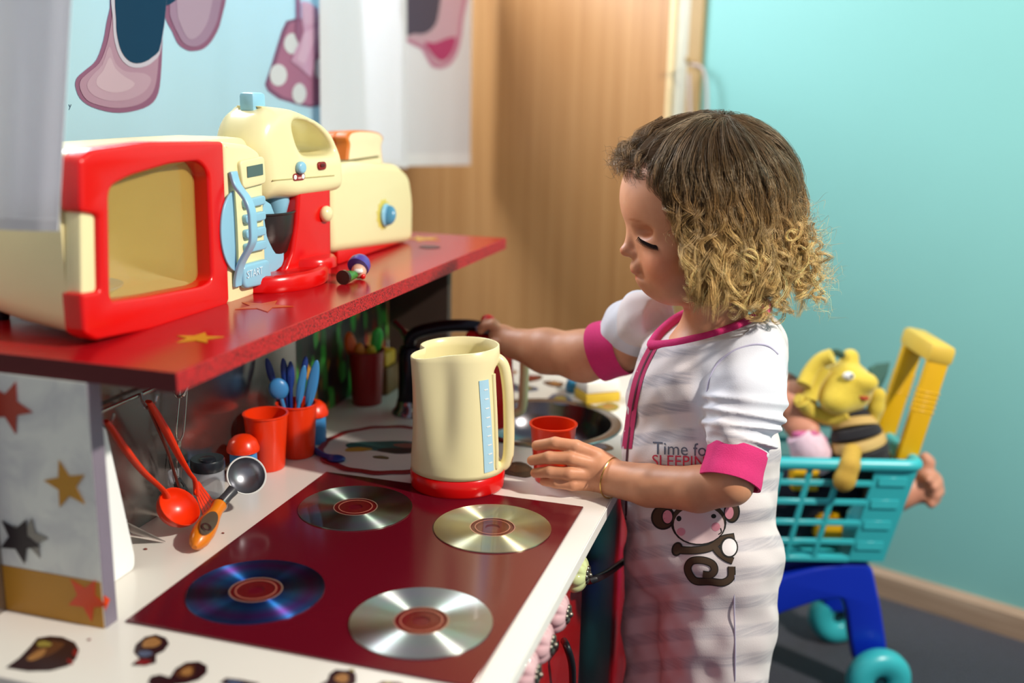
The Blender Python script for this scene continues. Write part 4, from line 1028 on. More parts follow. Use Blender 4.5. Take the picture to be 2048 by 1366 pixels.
# ================================================================== PRINTED PLATE
pc = np.array([-0.292, 0.468, 0.0])
pl = thing('plate', 'white paper plate with wavy red rim and printed picture on the worktop', 'plate', pc)
def wavy(r, amp, n=120, lob=14): return [(r * (1 + amp * math.cos(lob * t)) * math.cos(t), r * (1 + amp * math.cos(lob * t)) * math.sin(t)) for t in np.linspace(0, 2 * PI, n, endpoint=False)]
M_pl = mat('plate_white', '#d8cfc8', .4); M_plr = mat('plate_red_rim', '#8c1a20', .4)
pd = obj('disc', xf(plate2d(wavy(.080, .012), [], .0014, .0003), (0, 0, .0009)), M_pl, pl)
obj('rim', xf(plate2d(wavy(.088, .018), [wavy(.079, .012)], .0020, .0006), (0, 0, .0013)), M_plr, pl)
for (x, y, a, b, r_, col_) in ((-.006, .006, .048, .020, .35, '#2f5c5a'), (.016, -.004, .026, .011, .3, '#3a2c2c'), (-.034, -.018, .016, .008, .4, '#b58a34'), (.02, .016, .018, .010, .1, '#8c5a50'), (.004, -.034, .010, .005, 0, '#6a5a3a'), (.044, .01, .012, .012, 0, '#3c4a52')):
    obj('printed_patch', xf(plate2d(blob(x, y, a, b, r_, seed=int(a * 1e4)), [], .0004), (0, 0, .0018 + .0001 * (a < .03))), mat('print' + col_, col_, .4), pd)

# ================================================================== KETTLE
kc = np.array([-0.1730, 0.3860, 0.0])
exk = np.array([CR[0], CR[1], 0]); exk /= np.linalg.norm(exk); eyk = np.array([-exk[1], exk[0], 0])
kt = thing('kettle', 'cream toy kettle with red base and blue gauge standing on the worktop', 'kettle', kc)
KH = 0.164; HS = KH / 0.187; WS = 1.03
def kr(th, z, inner=0.0):
    """radius of the jug at angle th (0 = handle side, seen right) and height z"""
    u = z / KH
    rx = np.interp(u, [0, .03, .12, .3, .55, .8, 1.0], [.0475, .0492, .0512, .0508, .0485, .0455, .0432]) * WS; ry = rx * .93
    r = 1 / math.sqrt((math.cos(th) / rx) ** 2 + (math.sin(th) / ry) ** 2)
    d = (th + PI) % (2 * PI) - PI                              # flattened on the handle side
    slit = max(0, min(1, (u - .14) / .06)) * max(0, min(1, (.90 - u) / .07))
    r -= slit * .0105 * math.exp(-(d / .42) ** 2)
    ds = ((th - (PI + .62)) + PI) % (2 * PI) - PI              # spout, seen front left
    su_ = max(0, (u - .22) / .78)
    r += (.0165 * su_ ** 1.4) * math.exp(-(ds / .36) ** 2)
    dn = ((th - (PI + .05)) + PI) % (2 * PI) - PI              # hollow beside the spout
    r -= .0085 * su_ ** .9 * math.exp(-(dn / .16) ** 2)
    dn2 = ((th - (PI + 1.30)) + PI) % (2 * PI) - PI
    r -= .0050 * math.sin(min(1, su_ * 1.0) * PI) ** .8 * math.exp(-(dn2 / .30) ** 2)
    return r - inner
def rimz(th):
    ds = ((th - (PI + .66)) + PI) % (2 * PI) - PI
    return KH - .003 * (1 - math.cos(th)) / 2 - .0055 * math.exp(-(ds / .62) ** 2)
NT = 96; TH = np.linspace(0, 2 * PI, NT, endpoint=False)
def kring(z, inner=0.0, top=False, dz=0.0):
    return [(kr(t, (z if not top else rimz(t)), inner) * math.cos(t), kr(t, (z if not top else rimz(t)), inner) * math.sin(t), (z if not top else rimz(t)) + dz) for t in TH]
zs_ = list(np.linspace(.0225, KH - .012, 26))
rr_ = [kring(z) for z in zs_] + [kring(0, 0, True), kring(0, .0008, True, .0006), kring(0, .0022, True, .0004)] + [kring(z, .0025) for z in zs_[::-1]]
obj('body', frame(loft(rr_, True, True), kc, exk, eyk, UPZ), M_cream, kt, world=True, angle=180)
bb = [(.90, .0003), (.975, .0012), (1.0, .004), (1.012, .012), (1.005, .021), (.97, .0222)]
obj('base', frame(loft([[(kr(t, .02) * s * math.cos(t), kr(t, .02) * s * math.sin(t), z) for t in TH] for s, z in bb], True, True), kc, exk, eyk, UPZ), M_redp, kt, world=True, angle=60)
hk = [(.0385, -.001, .1700), (.0435, -.001, .1680), (.0490, -.001, .158), (.0530, -.001, .130), (.0548, -.001, .095), (.0555, -.001, .062), (.0545, -.001, .038), (.0500, -.001, .0285), (.043, -.001, .0275)]
hk = [(a * WS, b, c * HS) for a, b, c in hk]
hv = tube(smooth_path(hk, 5), [.0062] * 41, 16)
obj('handle', frame(hv, kc, exk, eyk, UPZ), M_cream, kt, world=True, angle=180)
# raised lips of the handle slit
def kpt(th, z, off=0.0):
    r = kr(th, z, -off); return kc + exk * (r * math.cos(th)) + eyk * (r * math.sin(th)) + UPZ * z
lip = [kpt(-.50, z, .0006) for z in np.linspace(.034 * HS, .156 * HS, 24)]
obj('slit_lip', tube(lip, .0028, 10), M_cream, kt, world=True)
def kstrip(t0, t1, z0, z1, off, m_, name, par, n=24):
    R2 = []
    for z in np.linspace(z0, z1, n):
        tt_ = np.linspace(t0 - .10 * (z - .1) / .1, t1 - .10 * (z - .1) / .1, 6)
        R2.append([kpt(t, z, off) for t in tt_] + [kpt(t, z, off - .0006) for t in tt_[::-1]])
    return obj(name, loft(R2, True, True), m_, par, world=True, angle=50)
gg = kstrip(-.98, -.70, .034 * HS, .152 * HS, .0008, mat('pale_blue_gauge', '#a9d3e6', .25), 'gauge', kt)
for i in range(9):
    z = (.045 + i * .0118) * HS
    kstrip(-.86, -.75, z, z + .0010, .0012, M_white, 'gauge_mark', gg, 2)

# ================================================================== RED POT, CAKE AND SMALL THINGS BEHIND
pc2 = np.array([-0.213, 0.612, 0.0])
po = thing('coffee_pot', 'red toy coffee pot with cream handle standing behind the cream kettle', 'pot', pc2)
obj('body', lathe([(.0001, .0004), (.036, .0004), (.0375, .004), (.036, .055), (.032, .108), (.0285, .122), (.0001, .126)], 40, False), M_redp, po)
obj('collar', lathe([(.013, .125), (.0165, .127), (.0165, .131), (.011, .133), (.0001, .1335)], 28, True), mat('grey_blue_ring', '#7f8a9a', .3), po)
obj('lid_knob', xf(sphere(.0098, (0, 0, .140), 18, 12, (1, 1, .85))), mat('bright_red_knob', '#e8281c', .3), po)
hk = [(.030, 0, .110), (.042, 0, .106), (.0485, 0, .090), (.0490, 0, .050), (.0470, 0, .020), (.036, 0, .012)]
obj('handle', frame(tube(smooth_path(hk, 6), .0062, 12), pc2, exk, eyk, UPZ), M_cream, po, world=True)
ckp = oZ(1188, 806)
cake = thing('toy_cake', 'white-topped yellow toy cake block on the far brightly lit worktop', 'cake', (ckp[0], ckp[1] + .02, 0), (0, 0, math.radians(38)))
obj('base_layer', box(.055, .042, .014, (0, 0, .0074), .002), mat('yellow_sponge', '#d8b22e', .6), cake)
obj('icing', box(.054, .041, .018, (0, 0, .0236), .004), mat('white_icing', '#f3eee4', .5), cake)
obj('cherry', xf(sphere(.006, (.012, .008, .036), 12, 8)), M_redp, cake)
bp_ = oZ(1146, 783)
bc_ = thing('bottle_cap', 'blue toy cap beside the toy cake on the far worktop', 'cap', bp_)
obj('cap', lathe([(.011, .0004), (.0115, .010), (.009, .018), (.0001, .019)], 24), mat('teal_blue_plastic', '#2f7fa8', .35), bc_)
obj('rib', lathe([(.0114, .006), (.0124, .007), (.0114, .008)], 24, False), mat('teal_blue_plastic', '#2f7fa8', .35), bc_)

# ================================================================== PRINTED CURTAIN STRIPS
def fabric(name, col, rough=.85, tr=.35):
    m = bpy.data.materials.new(name); m.use_nodes = True; nt = m.node_tree; b = nt.nodes['Principled BSDF']
    b.inputs['Base Color'].default_value = lin(col); b.inputs['Roughness'].default_value = rough; b.inputs['Specular IOR Level'].default_value = .2
    t = nt.nodes.new('ShaderNodeBsdfTranslucent'); t.inputs['Color'].default_value = lin(col)
    mx = nt.nodes.new('ShaderNodeMixShader'); mx.inputs[0].default_value = tr
    tc = nt.nodes.new('ShaderNodeTexCoord'); w1 = nt.nodes.new('ShaderNodeTexNoise'); w1.inputs['Scale'].default_value = 700
    nt.links.new(tc.outputs['Object'], w1.inputs['Vector']); bp = nt.nodes.new('ShaderNodeBump'); bp.inputs['Strength'].default_value = .15; bp.inputs['Distance'].default_value = .0005
    nt.links.new(w1.outputs['Fac'], bp.inputs['Height']); nt.links.new(bp.outputs[0], b.inputs['Normal'])
    nt.links.new(b.outputs[0], mx.inputs[1]); nt.links.new(t.outputs[0], mx.inputs[2])
    nt.links.new(mx.outputs[0], nt.nodes['Material Output'].inputs['Surface'])
    return m
M_fw = fabric('white_sheer_fabric', '#eeeef2'); M_fb = fabric('pale_blue_sheer_fabric', '#bcd8e2'); M_fg = fabric('grey_white_sheer_fabric', '#e2e1e4'); M_hem = fabric('white_hem', '#ecebee', tr=.2)
class Strip:
    def __init__(s, ax, val, TL, TR, BR, BL, amp, nf, ph, label, m, hem):
        s.ax, s.val = ax, val
        s.P = [on(x, y, ax, val) for x, y in (TL, TR, BR, BL)]
        s.n = np.array([1.0, 0, 0]) if ax == 0 else np.array([0, -1.0, 0])
        s.amp, s.nf, s.ph = amp, nf, ph
        bl = (s.P[2] + s.P[3]) / 2
        s.t = thing('curtain_strip', label, 'curtain', bl, group='printed curtain strips')
        s.surf('fabric', 0, 1, 0, 1, m, s.t, 0, .0005, 60, 26)
        if hem: s.surf('hem', 0, 1, 1 - hem, 1.0, M_hem, s.t, -.0004, .0014, 60, 4)
    def pos(s, u, v, off=0.0):
        a, b, c, d = s.P
        p = (a * (1 - u) + b * u) * (1 - v) + (d * (1 - u) + c * u) * v
        w = s.amp * math.sin(2 * PI * s.nf * u + s.ph + .5 * math.sin(3 * v)) * (.6 + .4 * v) + s.amp * .35 * math.sin(2 * PI * 2.3 * s.nf * u + 1.7 * s.ph)
        return p + s.n * (w + off)
    def surf(s, name, u0, u1, v0, v1, m, par, off, th, nu, nv):
        V = []; F = []
        for o_ in (off, off + th):
            for j in range(nv + 1):
                for i in range(nu + 1): V.append(s.pos(u0 + (u1 - u0) * i / nu, v0 + (v1 - v0) * j / nv, o_))
        N = (nu + 1) * (nv + 1)
        for k in (0, 1):
            for j in range(nv):
                for i in range(nu):
                    q = [k * N + j * (nu + 1) + i, k * N + j * (nu + 1) + i + 1, k * N + (j + 1) * (nu + 1) + i + 1, k * N + (j + 1) * (nu + 1) + i]
                    F.append(q if k else q[::-1])
        bd = [i for i in range(nu + 1)] + [j * (nu + 1) + nu for j in range(1, nv + 1)] + [nv * (nu + 1) + i for i in range(nu - 1, -1, -1)] + [j * (nu + 1) for j in range(nv - 1, 0, -1)]
        for a, b in zip(bd, bd[1:] + bd[:1]): F.append((a, b, N + b, N + a))
        return obj(name, (V, F), m, par, world=True, angle=60)
    def uv(s, x, y):
        # coordinates of a point of the print, measured on the flat strip
        p = on(x, y, s.ax, s.val); a, b, c, d = s.P
        u, v = .5, .5
        for _ in range(12):
            q = (a * (1 - u) + b * u) * (1 - v) + (d * (1 - u) + c * u) * v
            du = (b - a) * (1 - v) + (c - d) * v; dv = (d - a) * (1 - u) + (c - b) * u
            J = np.stack([du, dv], 1); du_, dv_ = np.linalg.lstsq(J, p - q, rcond=None)[0]; u += du_; v += dv_
        return u, v
    def print_(s, name, P, m, par, off, smooth=3, label=None):
        Q = rnd(P, smooth) if smooth else P
        bm = bmesh.new()
        vs = [bm.verts.new((x, y, 0)) for x, y in Q]; bm.faces.new(vs)
        bmesh.ops.triangulate(bm, faces=bm.faces[:])
        for _ in range(3):                     # fine enough to follow the folds
            ed = [e for e in bm.edges if e.calc_length() > 22]
            if not ed: break
            bmesh.ops.subdivide_edges(bm, edges=ed, cuts=1); bmesh.ops.triangulate(bm, faces=bm.faces[:])
        bm.verts.index_update(); V = []
        for v in bm.verts:
            u, w = s.uv(v.co.x, v.co.y); V.append(s.pos(u, w, off * 2.4))
        F = [tuple(q.index for q in f.verts) for f in bm.faces]; bm.free()
        return obj(name, (V, F), m, par, world=True, label=label)
def inset(P, k): 
    Q = np.array(P, float); c = Q.mean(0); return [tuple(c + (q - c) * k) for q in Q]
sB = Strip(0, -0.592, (90, -90), (700, -90), (720, 440), (60, 470), .0035, 3.2, .4, 'pale blue curtain strip printed with pink shoes and a dotted bag, behind the microwave', M_fb, 0)
sA = Strip(1, 0.004, (-110, -90), (146, -90), (114, 463), (-110, 455), .0014, 1.5, 1.0, 'plain white curtain strip hanging in front of the microwave, leftmost', M_fw, .045)
sC = Strip(0, -0.577, (637, -90), (812, -90), (814, 336), (640, 318), .0018, 1.6, 2.0, 'plain white curtain strip hanging behind the toaster and bread', M_fw, .03)
sD = Strip(0, -0.584, (795, -90), (944, -90), (938, 330), (795, 332), .0022, 1.3, .2, 'grey-white curtain strip with one printed pink shoe, beside the wooden door', M_fg, .06)
def pm(c, tr=.3): return fabric('print_' + c, c, .8, tr)
K = dict(out='#96647f', inn='#b892a6', hi='#c9adbd', blue='#16415f', rim='#cfc8d6', pink='#d6aac8', pk2='#e0bcd4', dot='#e2e6ea', deep='#b04070', grey='#5d5668')
shoe1 = [(228, -40), (218, 15), (211, 46), (205, 81), (191, 120), (169, 140), (151, 155), (147, 172), (158, 197), (183, 214), (225, 225), (267, 223), (299, 211), (314, 186), (319, 140), (322, 70), (326, -40)]
s1 = sB.print_('printed_shoe', shoe1, pm(K['out']), sB.t, .0006)
sB.print_('shoe_face', [(222, -40), (222, 20), (217, 60), (210, 92), (196, 126), (172, 147), (158, 160), (156, 176), (170, 199), (195, 210), (228, 216), (266, 213), (292, 201), (307, 176), (313, 130), (316, 70), (320, -40)], pm(K['inn']), s1, .0009)
sB.print_('shoe_glow', inset([(215, 90), (200, 128), (178, 152), (168, 172), (182, 192), (215, 203), (258, 201), (290, 186), (304, 160), (290, 146), (252, 142), (228, 124)], .96), pm('#c3a2b3'), s1, .00105)
sB.print_('shoe_glow', inset([(215, 110), (200, 140), (186, 158), (190, 176), (220, 188), (256, 184), (276, 168), (250, 152), (228, 134)], .9), pm('#cfb3c0'), s1, .00115)
sB.print_('shoe_rim', [(224, -40), (222, 40), (226, 82), (238, 114), (258, 132), (283, 135), (305, 122), (318, 90), (321, -40)], pm(K['rim']), s1, .0012)
sB.print_('shoe_lining', [(232, -40), (228, 39), (232, 77), (242, 105), (260, 123), (281, 126), (302, 114), (317, 84), (321, -40)], pm(K['blue']), s1, .0015)
s2 = sB.print_('printed_shoe', [(330, -40), (323, 10), (328, 40), (339, 63), (351, 88), (369, 100), (383, 102), (404, 97), (425, 74), (443, 35), (450, -40)], pm(K['out']), sB.t, .0006)
sB.print_('shoe_face', [(345, -40), (334, 18), (338, 42), (348, 64), (360, 84), (374, 92), (390, 92), (406, 82), (421, 60), (434, 28), (438, -40)], pm('#a98ba6'), s2, .0009)
sB.print_('shoe_glow', [(356, -40), (348, 22), (356, 52), (370, 76), (386, 76), (402, 58), (414, 26), (418, -40)], pm('#b9a0b6'), s2, .00105)
sB.print_('shoe_lining', [(322, -40), (324, 8), (340, 4), (352, -10), (356, -40)], pm(K['blue']), s2, .0012)
bag = [(567, 42), (588, 37), (640, 37), (640, 212), (622, 215), (585, 208), (554, 198), (533, 182), (527, 169), (541, 127), (559, 61)]
b1 = sB.print_('printed_bag', bag, pm('#8d5f7c'), sB.t, .0006, 0)
sB.print_('bag_face', [(572, 47), (590, 42), (640, 42), (640, 207), (622, 210), (588, 203), (559, 193), (540, 178), (534, 167), (547, 128), (564, 64)], pm('#b57a98'), b1, .0009, 0)
for (x, y, a, b) in ((577, 87, 16, 21), (551, 150, 16, 22), (595, 187, 18, 21), (635, 137, 6, 20)):
    sB.print_('bag_dot', [(x + a * math.cos(t), y + b * math.sin(t)) for t in np.linspace(0, 2 * PI, 16, endpoint=False)], pm(K['dot']), b1, .0012, 0)
sB.print_('bag_strap', [(586, -40), (587, 40), (583, 70), (592, 86), (600, 70), (597, 40), (597, -40)], pm('#a06a8c'), b1, .0014, 0)
sB.print_('printed_bow', [(599, 2), (615, 4), (634, 18), (637, 60), (630, 110), (622, 156), (600, 138), (574, 122), (584, 100), (598, 80), (606, 62), (600, 40)], pm(K['pink']), b1, .0016, 0)
sB.print_('bow_fold', [(604, 66), (632, 52), (634, 70), (620, 96), (606, 130), (584, 119), (596, 98)], pm(K['pk2']), b1, .0019, 0)
sB.print_('bow_loop', [(603, 8), (618, 10), (632, 22), (634, 44), (610, 50), (602, 30)], pm('#dcb8d0'), b1, .0019, 2)
g = text_geo('y', 16)
yv = []
for v in g[0]:
    u, w = sB.uv(132 + v[0], 216 - v[1]); yv.append(sB.pos(u, w, .0009))
obj('letter', (yv, g[1]), pm('#3f5468'), sB.t, world=True, smooth=False)
s3 = sD.print_('printed_shoe', [(800, -40), (926, -40), (924, 40), (917, 92), (902, 126), (883, 137), (862, 132), (849, 111), (833, 87), (813, 76), (800, 74)], pm('#c98aa6'), sD.t, .0007, 2)
sD.print_('shoe_face', [(800, -40), (917, -40), (915, 40), (908, 90), (896, 120), (883, 129), (866, 124), (855, 105), (840, 80), (815, 70), (800, 68)], pm('#d6b4c4'), s3, .0010, 2)
sD.print_('shoe_shade', [(846, 84), (868, 86), (888, 78), (908, 74), (903, 100), (892, 118), (881, 122), (868, 114), (856, 100)], pm('#c04c7c'), s3, .0013, 2)
sD.print_('shoe_rim', [(800, -40), (882, -40), (882, 26), (872, 56), (850, 74), (822, 73), (800, 69)], pm('#d2b6c4'), s3, .0015, 2)
sD.print_('shoe_lining', [(800, -40), (875, -40), (875, 26), (865, 53), (846, 67), (823, 67), (800, 63)], pm(K['grey']), s3, .0018, 2)

# ================================================================== TOY TROLLEY
M_tq = mat('turquoise_plastic', '#35b0b8', .32, var=.03); M_bl = mat('blue_plastic', '#0a2cb0', .28, var=.03); M_ye = mat('yellow_plastic', '#dba80c', .35, var=.04)
M_dkh = mat('dark_hub', '#0f3a44', .4)
E1, E2 = exk, eyk
WC = oZ(1750, 1350, FLOOR + .0515)
def onpl(x, y, P0):                        # point seen at (x, y) on the upright plane through P0 facing the viewer
    r = ray(x, y); return CAM_C + r * (((P0 - CAM_C) @ E2) / (r @ E2))
PN = WC - E2 * .012
RO = onpl(1838, 932, PN); zr = RO[2]
BO = onpl(1766, 1122, PN + E2 * .02); zb_ = BO[2]
dx = (RO - BO) @ E1
LEN, DEP = .315, .205
tr = thing('toy_trolley', 'turquoise toy shopping trolley with blue legs and yellow handle by the turquoise wall', 'trolley', (WC[0], WC[1], FLOOR), (0, 0, math.atan2(E1[1], E1[0])))
def bk(u, v, w):                           # u along the length (0 left, 1 right), v depth (0 near, 1 far), w down (0 rim, 1 bottom)
    x = (-LEN * (1 - u)) * (1 - w) + (-(LEN - dx * .6) * (1 - u) - dx) * w
    y = DEP * v * (1 - w) + (.02 + (DEP - .04) * v) * w
    return RO + E1 * x + E2 * y + UPZ * (zb_ - zr) * w
rim = [bk(0, 0, 0), bk(1, 0, 0), bk(1, 1, 0), bk(0, 1, 0)]
rp = corner_round([(0, 0), (1, 0), (1, 1), (0, 1)], .06, 4)
obj('rim', tube([bk(a, b, 0.0) for a, b in rp], .0095, 12, closed=True), M_tq, tr, world=True)
def slat(a, b, w_, t_, name='slat', nrm=None):
    a = np.array(a); b = np.array(b); d = (b - a); L = np.linalg.norm(d); d /= L
    n = E2 if nrm is None else nrm
    n = n - d * (n @ d); n /= np.linalg.norm(n); s = np.cross(d, n)
    return obj(name, frame(box(L, w_, t_, bev=min(t_, w_) * .25, seg=1), (a + b) / 2, d, s, n), M_tq, tr, world=True)
us = [(x_ - 1838 + LEN / .000785) * .000785 / LEN for x_ in (1463, 1521, 1579, 1635, 1692)]
for v in (0, 1):
    for u in us: slat(bk(u, v, 0), bk(u, v, 1), .0085, .005)
    for w in (.19, .385, .60, .80, .985): slat(bk(0, v, w), bk(.82 if v == 0 else 1, v, w), .0088, .005)
for w in (.19, .385, .60, .80, .985):
    slat(bk(0, 0, w), bk(0, 1, w), .0105, .005, nrm=E1)
for v in (.2, .4, .6, .8): slat(bk(0, v, 0), bk(0, v, 1), .009, .005, nrm=E1)
cp_ = [bk(.80, 0, 0), bk(1, 0, 0), bk(1, 0, 1), bk(.82, 0, 1)]
obj('corner_plate', slab([p - E2 * .002 for p in cp_], E2, .005), M_tq, tr, world=True, smooth=False)
for w in (.13, .36, .58, .80):
    slat(bk(.83, 0, w + .03) - E2 * .003, bk(.965, 0, w + .03) - E2 * .003, .014, .0022, 'raised_rib')
obj('end_plate', slab([bk(1, 0, 0), bk(1, 1, 0), bk(1, 1, 1), bk(1, 0, 1)], E1, -.004), M_tq, tr, world=True, smooth=False)
obj('tray', slab([bk(0, 0, 1), bk(1, 0, 1), bk(1, 1, 1), bk(0, 1, 1)], UPZ, .006), M_tq, tr, world=True, smooth=False)
# blue frames
fpx = [(1440, 1205), (1500, 1180), (1560, 1160), (1630, 1141), (1690, 1132), (1738, 1131), (1750, 1144), (1766, 1220), (1778, 1300), (1772, 1330), (1712, 1330), (1703, 1280), (1697, 1230), (1688, 1203), (1640, 1208), (1570, 1231), (1500, 1262), (1440, 1300)]
P0 = WC + E2 * .006
f2 = [((onpl(x, y, P0) - P0) @ E1, (onpl(x, y, P0) - P0)[2]) for x, y in fpx]
for off in (0.0, DEP - .045):
    g = plate2d(corner_round(f2, .006), [], .026, .006)
    obj('leg_frame', frame(g, P0 + E2 * (off + .02), E1, UPZ, -E2), M_bl, tr, world=True)
zt_ = onpl(1700, 1134, P0)[2]
pa = P0 + E1 * (f2[0][0]) + UPZ * (zt_ - P0[2] - .012)
obj('cross_brace', join(box2((-.27, .03, zt_ - FLOOR - .02), (-.04, .05, zt_ - FLOOR + .012), .004), box2((-.07, .03, zt_ - FLOOR - .004), (-.012, DEP - .03, zt_ - FLOOR + .016), .004)), mat('deep_blue_plastic', '#0b1d6a', .35), tr)
obj('support_post', box2((-.10, .03, zt_ - FLOOR), (-.03, DEP - .05, zb_ - FLOOR + .001), .003), mat('deep_blue_plastic', '#0b1d6a', .35), tr)
whp = [(.0125, -.012), (.0125, .012), (.018, .0155), (.030, .0195), (.041, .0185), (.048, .013), (.0515, .006), (.0515, -.006), (.048, -.013), (.041, -.0185), (.030, -.0195), (.018, -.0155), (.0125, -.012)]
ca, sa = math.cos(.12), math.sin(.12)
for i, (du, dv) in enumerate(((0, -.014), (0, DEP - .01), (-.235, -.014), (-.235, DEP - .01))):
    c = WC + E1 * du + E2 * dv
    n_ = -E2 * ca + E1 * sa
    w_ = obj('wheel', align(lathe(whp, 44, False), c, n_, UPZ), M_tq, tr, world=True, angle=60)
    obj('hub', align(lathe([(.0124, -.011), (.0124, .006), (.009, .0065), (.0001, .0065)], 24), c, n_, UPZ), M_dkh, w_, world=True)
# yellow handle
ta = onpl(1881, 704, RO + E2 * .035); ba = onpl(1768, 1050, RO + E2 * .035)
da = (ba - ta) / np.linalg.norm(ba - ta)
sd = np.cross(da, E2); sd /= np.linalg.norm(sd)
HW = .098
for k in (0, 1):
    A = ta + E2 * HW * k
    obj('handle_bar', frame(box(np.linalg.norm(ba - ta), .031, .016, bev=.004), (A + ba + E2 * HW * k) / 2, da, sd, E2), M_ye, tr, world=True)
    for j in range(5):
        p = A + da * (.062 + .0075 * j)
        obj('grip_rib', frame(box(.003, .0325, .0175, bev=.001, seg=1), p, da, sd, E2), M_ye, tr, world=True)
g0 = ta + da * .003
obj('grip', frame(box(.030, .040, HW + .022, bev=.008), g0 + E2 * HW / 2, da, sd, E2), mat('pale_yellow_grip', '#d9b545', .45), tr, world=True)
m_ = ta + da * .200
obj('cross_bar', frame(box(.016, .030, HW, bev=.003), m_ + E2 * HW / 2 - sd * 0, da, sd, E2), M_ye, tr, world=True)

# ------------------------------------------------------------------ soft toys in the trolley
def TP(x, y, q=0.0):                       # point seen at (x, y), q metres behind the near face of the basket
    return onpl(x, y, PN + E2 * (.05 + q))
def soft(name, sdf, m, par, h, rel=2, label=None):
    A = np.array([q[1] for q in sdf.p] + [q[2] for q in sdf.p if q[0] == 'c'])
    R = max(max(np.max(q[2]) if q[0] == 'e' else max(q[4]) for q in sdf.p), .005)
    V, F = sdf.mesh(A.min(0) - R - 3 * h, A.max(0) + R + 3 * h, h, 12)
    return obj_fast(name, relax(V, F, rel), F, m, par, True, label)
M_by = mat('yellow_plush', '#d6bb3c', .85, var=.1, vscale=200, bump=.5, bscale=500, sheen=.3); M_bk = mat('black_plush', '#14121a', .9, bump=.5, bscale=500, sheen=.2); M_bc = mat('straw_plush', '#c9a868', .85, bump=.5, bscale=500)
bee = thing('plush_bee', 'yellow plush bee with striped black body, one foot over the basket rim', 'soft toy', TP(1715, 925, .02))
S = SDF(); c = TP(1690, 775, .03)
S.ell(c, (.042, .040, .041)); S.ell(TP(1735, 765, .0), (.016, .016, .014), .012); S.ell(TP(1672, 800, .01), (.026, .026, .022), .01); S.ell(TP(1700, 715, .04), (.014, .014, .014), .008)
head = soft('head', S, M_by, bee, .004)
for P, r in (([(1604, 800), (1618, 818), (1640, 830), (1668, 836), (1695, 826)], .0125), ([(1608, 770), (1620, 745), (1640, 722), (1664, 712)], .012), ([(1620, 800), (1628, 770), (1650, 735)], .011), ([(1596, 797), (1612, 806), (1630, 812)], .008)):
    obj('curl', tube(smooth_path([TP(x, y, .012 + .01 * math.sin(i)) for i, (x, y) in enumerate(P)], 5), r, 10), M_by, bee, world=True)
obj('eye', xf(sphere(1, (0, 0, 0), 14, 8, (.0085, .005, .0065)), TP(1697, 752, -.0065)), M_white, bee, world=True)
obj('pupil', xf(sphere(1, (0, 0, 0), 10, 6, (.0028, .002, .003)), TP(1703, 752, -.0108)), M_bk, bee, world=True)
obj('mouth', tube(smooth_path([TP(1710, 785, -.004), TP(1724, 796, -.008), TP(1736, 797, -.006)], 4), .0028, 8), mat('red_felt', '#a8281c', .8), bee, world=True)
obj('antenna', tube(smooth_path([TP(1650, 730, .03), TP(1655, 712, .03), TP(1672, 705, .03), TP(1686, 712, .03)], 4), .0055, 8), mat('dark_green_felt', '#2f4a3c', .9), bee, world=True)
obj('wing', slab([TP(1738, 738, .045), TP(1752, 728, .045), TP(1782, 724, .045), TP(1776, 748, .045), TP(1760, 782, .045), TP(1744, 778, .045)], E2, .007), mat('grey_green_felt', '#46706c', .9), bee, world=True, bevel=.002)
obj('wing', slab([TP(1618, 742, .05), TP(1610, 735, .05), TP(1594, 770, .05), TP(1600, 790, .05), TP(1616, 770, .05)], E2, .007), mat('grey_green_felt', '#46706c', .9), bee, world=True, bevel=.002)
# striped body: rings of plush, each its own part
ctr = [TP(1703, 822, .030), TP(1706, 838, .024), TP(1709, 855, .018), TP(1713, 873, .014), TP(1718, 892, .012), TP(1722, 912, .012), TP(1726, 935, .016), TP(1728, 955, .020)]
rad = [.022, .030, .0355, .0395, .0420, .0425, .0400, .030]
for i in range(7):
    a, b = ctr[i], ctr[i + 1]
    P = [a, a * .67 + b * .33, a * .33 + b * .67, b]; r0, r1 = rad[i], rad[i + 1]
    obj('body_stripe', tube(P, [r0 * .985, (r0 * .67 + r1 * .33) * 1.02, (r0 * .33 + r1 * .67) * 1.02, r1 * .985], 28), [M_bk, M_bc, M_bk, M_bc, M_bk, M_bk, M_bk][i], bee, world=True)
S = SDF(); S.chain([TP(1704, 905, -.028), TP(1700, 930, -.060), TP(1692, 952, -.062)], [.014, .0135, .0150], .008); S.ell(TP(1688, 962, -.064), (.016, .013, .017), .008)
soft('leg', S, mat('tan_yellow_plush', '#c09a3c', .85, bump=.4, bscale=500), bee, .003)
S = SDF(); S.chain([TP(1742, 840, .02), TP(1752, 815, .015), TP(1756, 790, .015)], [.012, .011, .012], .008)
soft('arm', S, M_by, bee, .003)
S = SDF(); S.chain([TP(1758, 880, .02), TP(1770, 920, .02), TP(1772, 970, .025)], [.012, .011, .012], .008)
soft('arm', S, M_by, bee, .003)
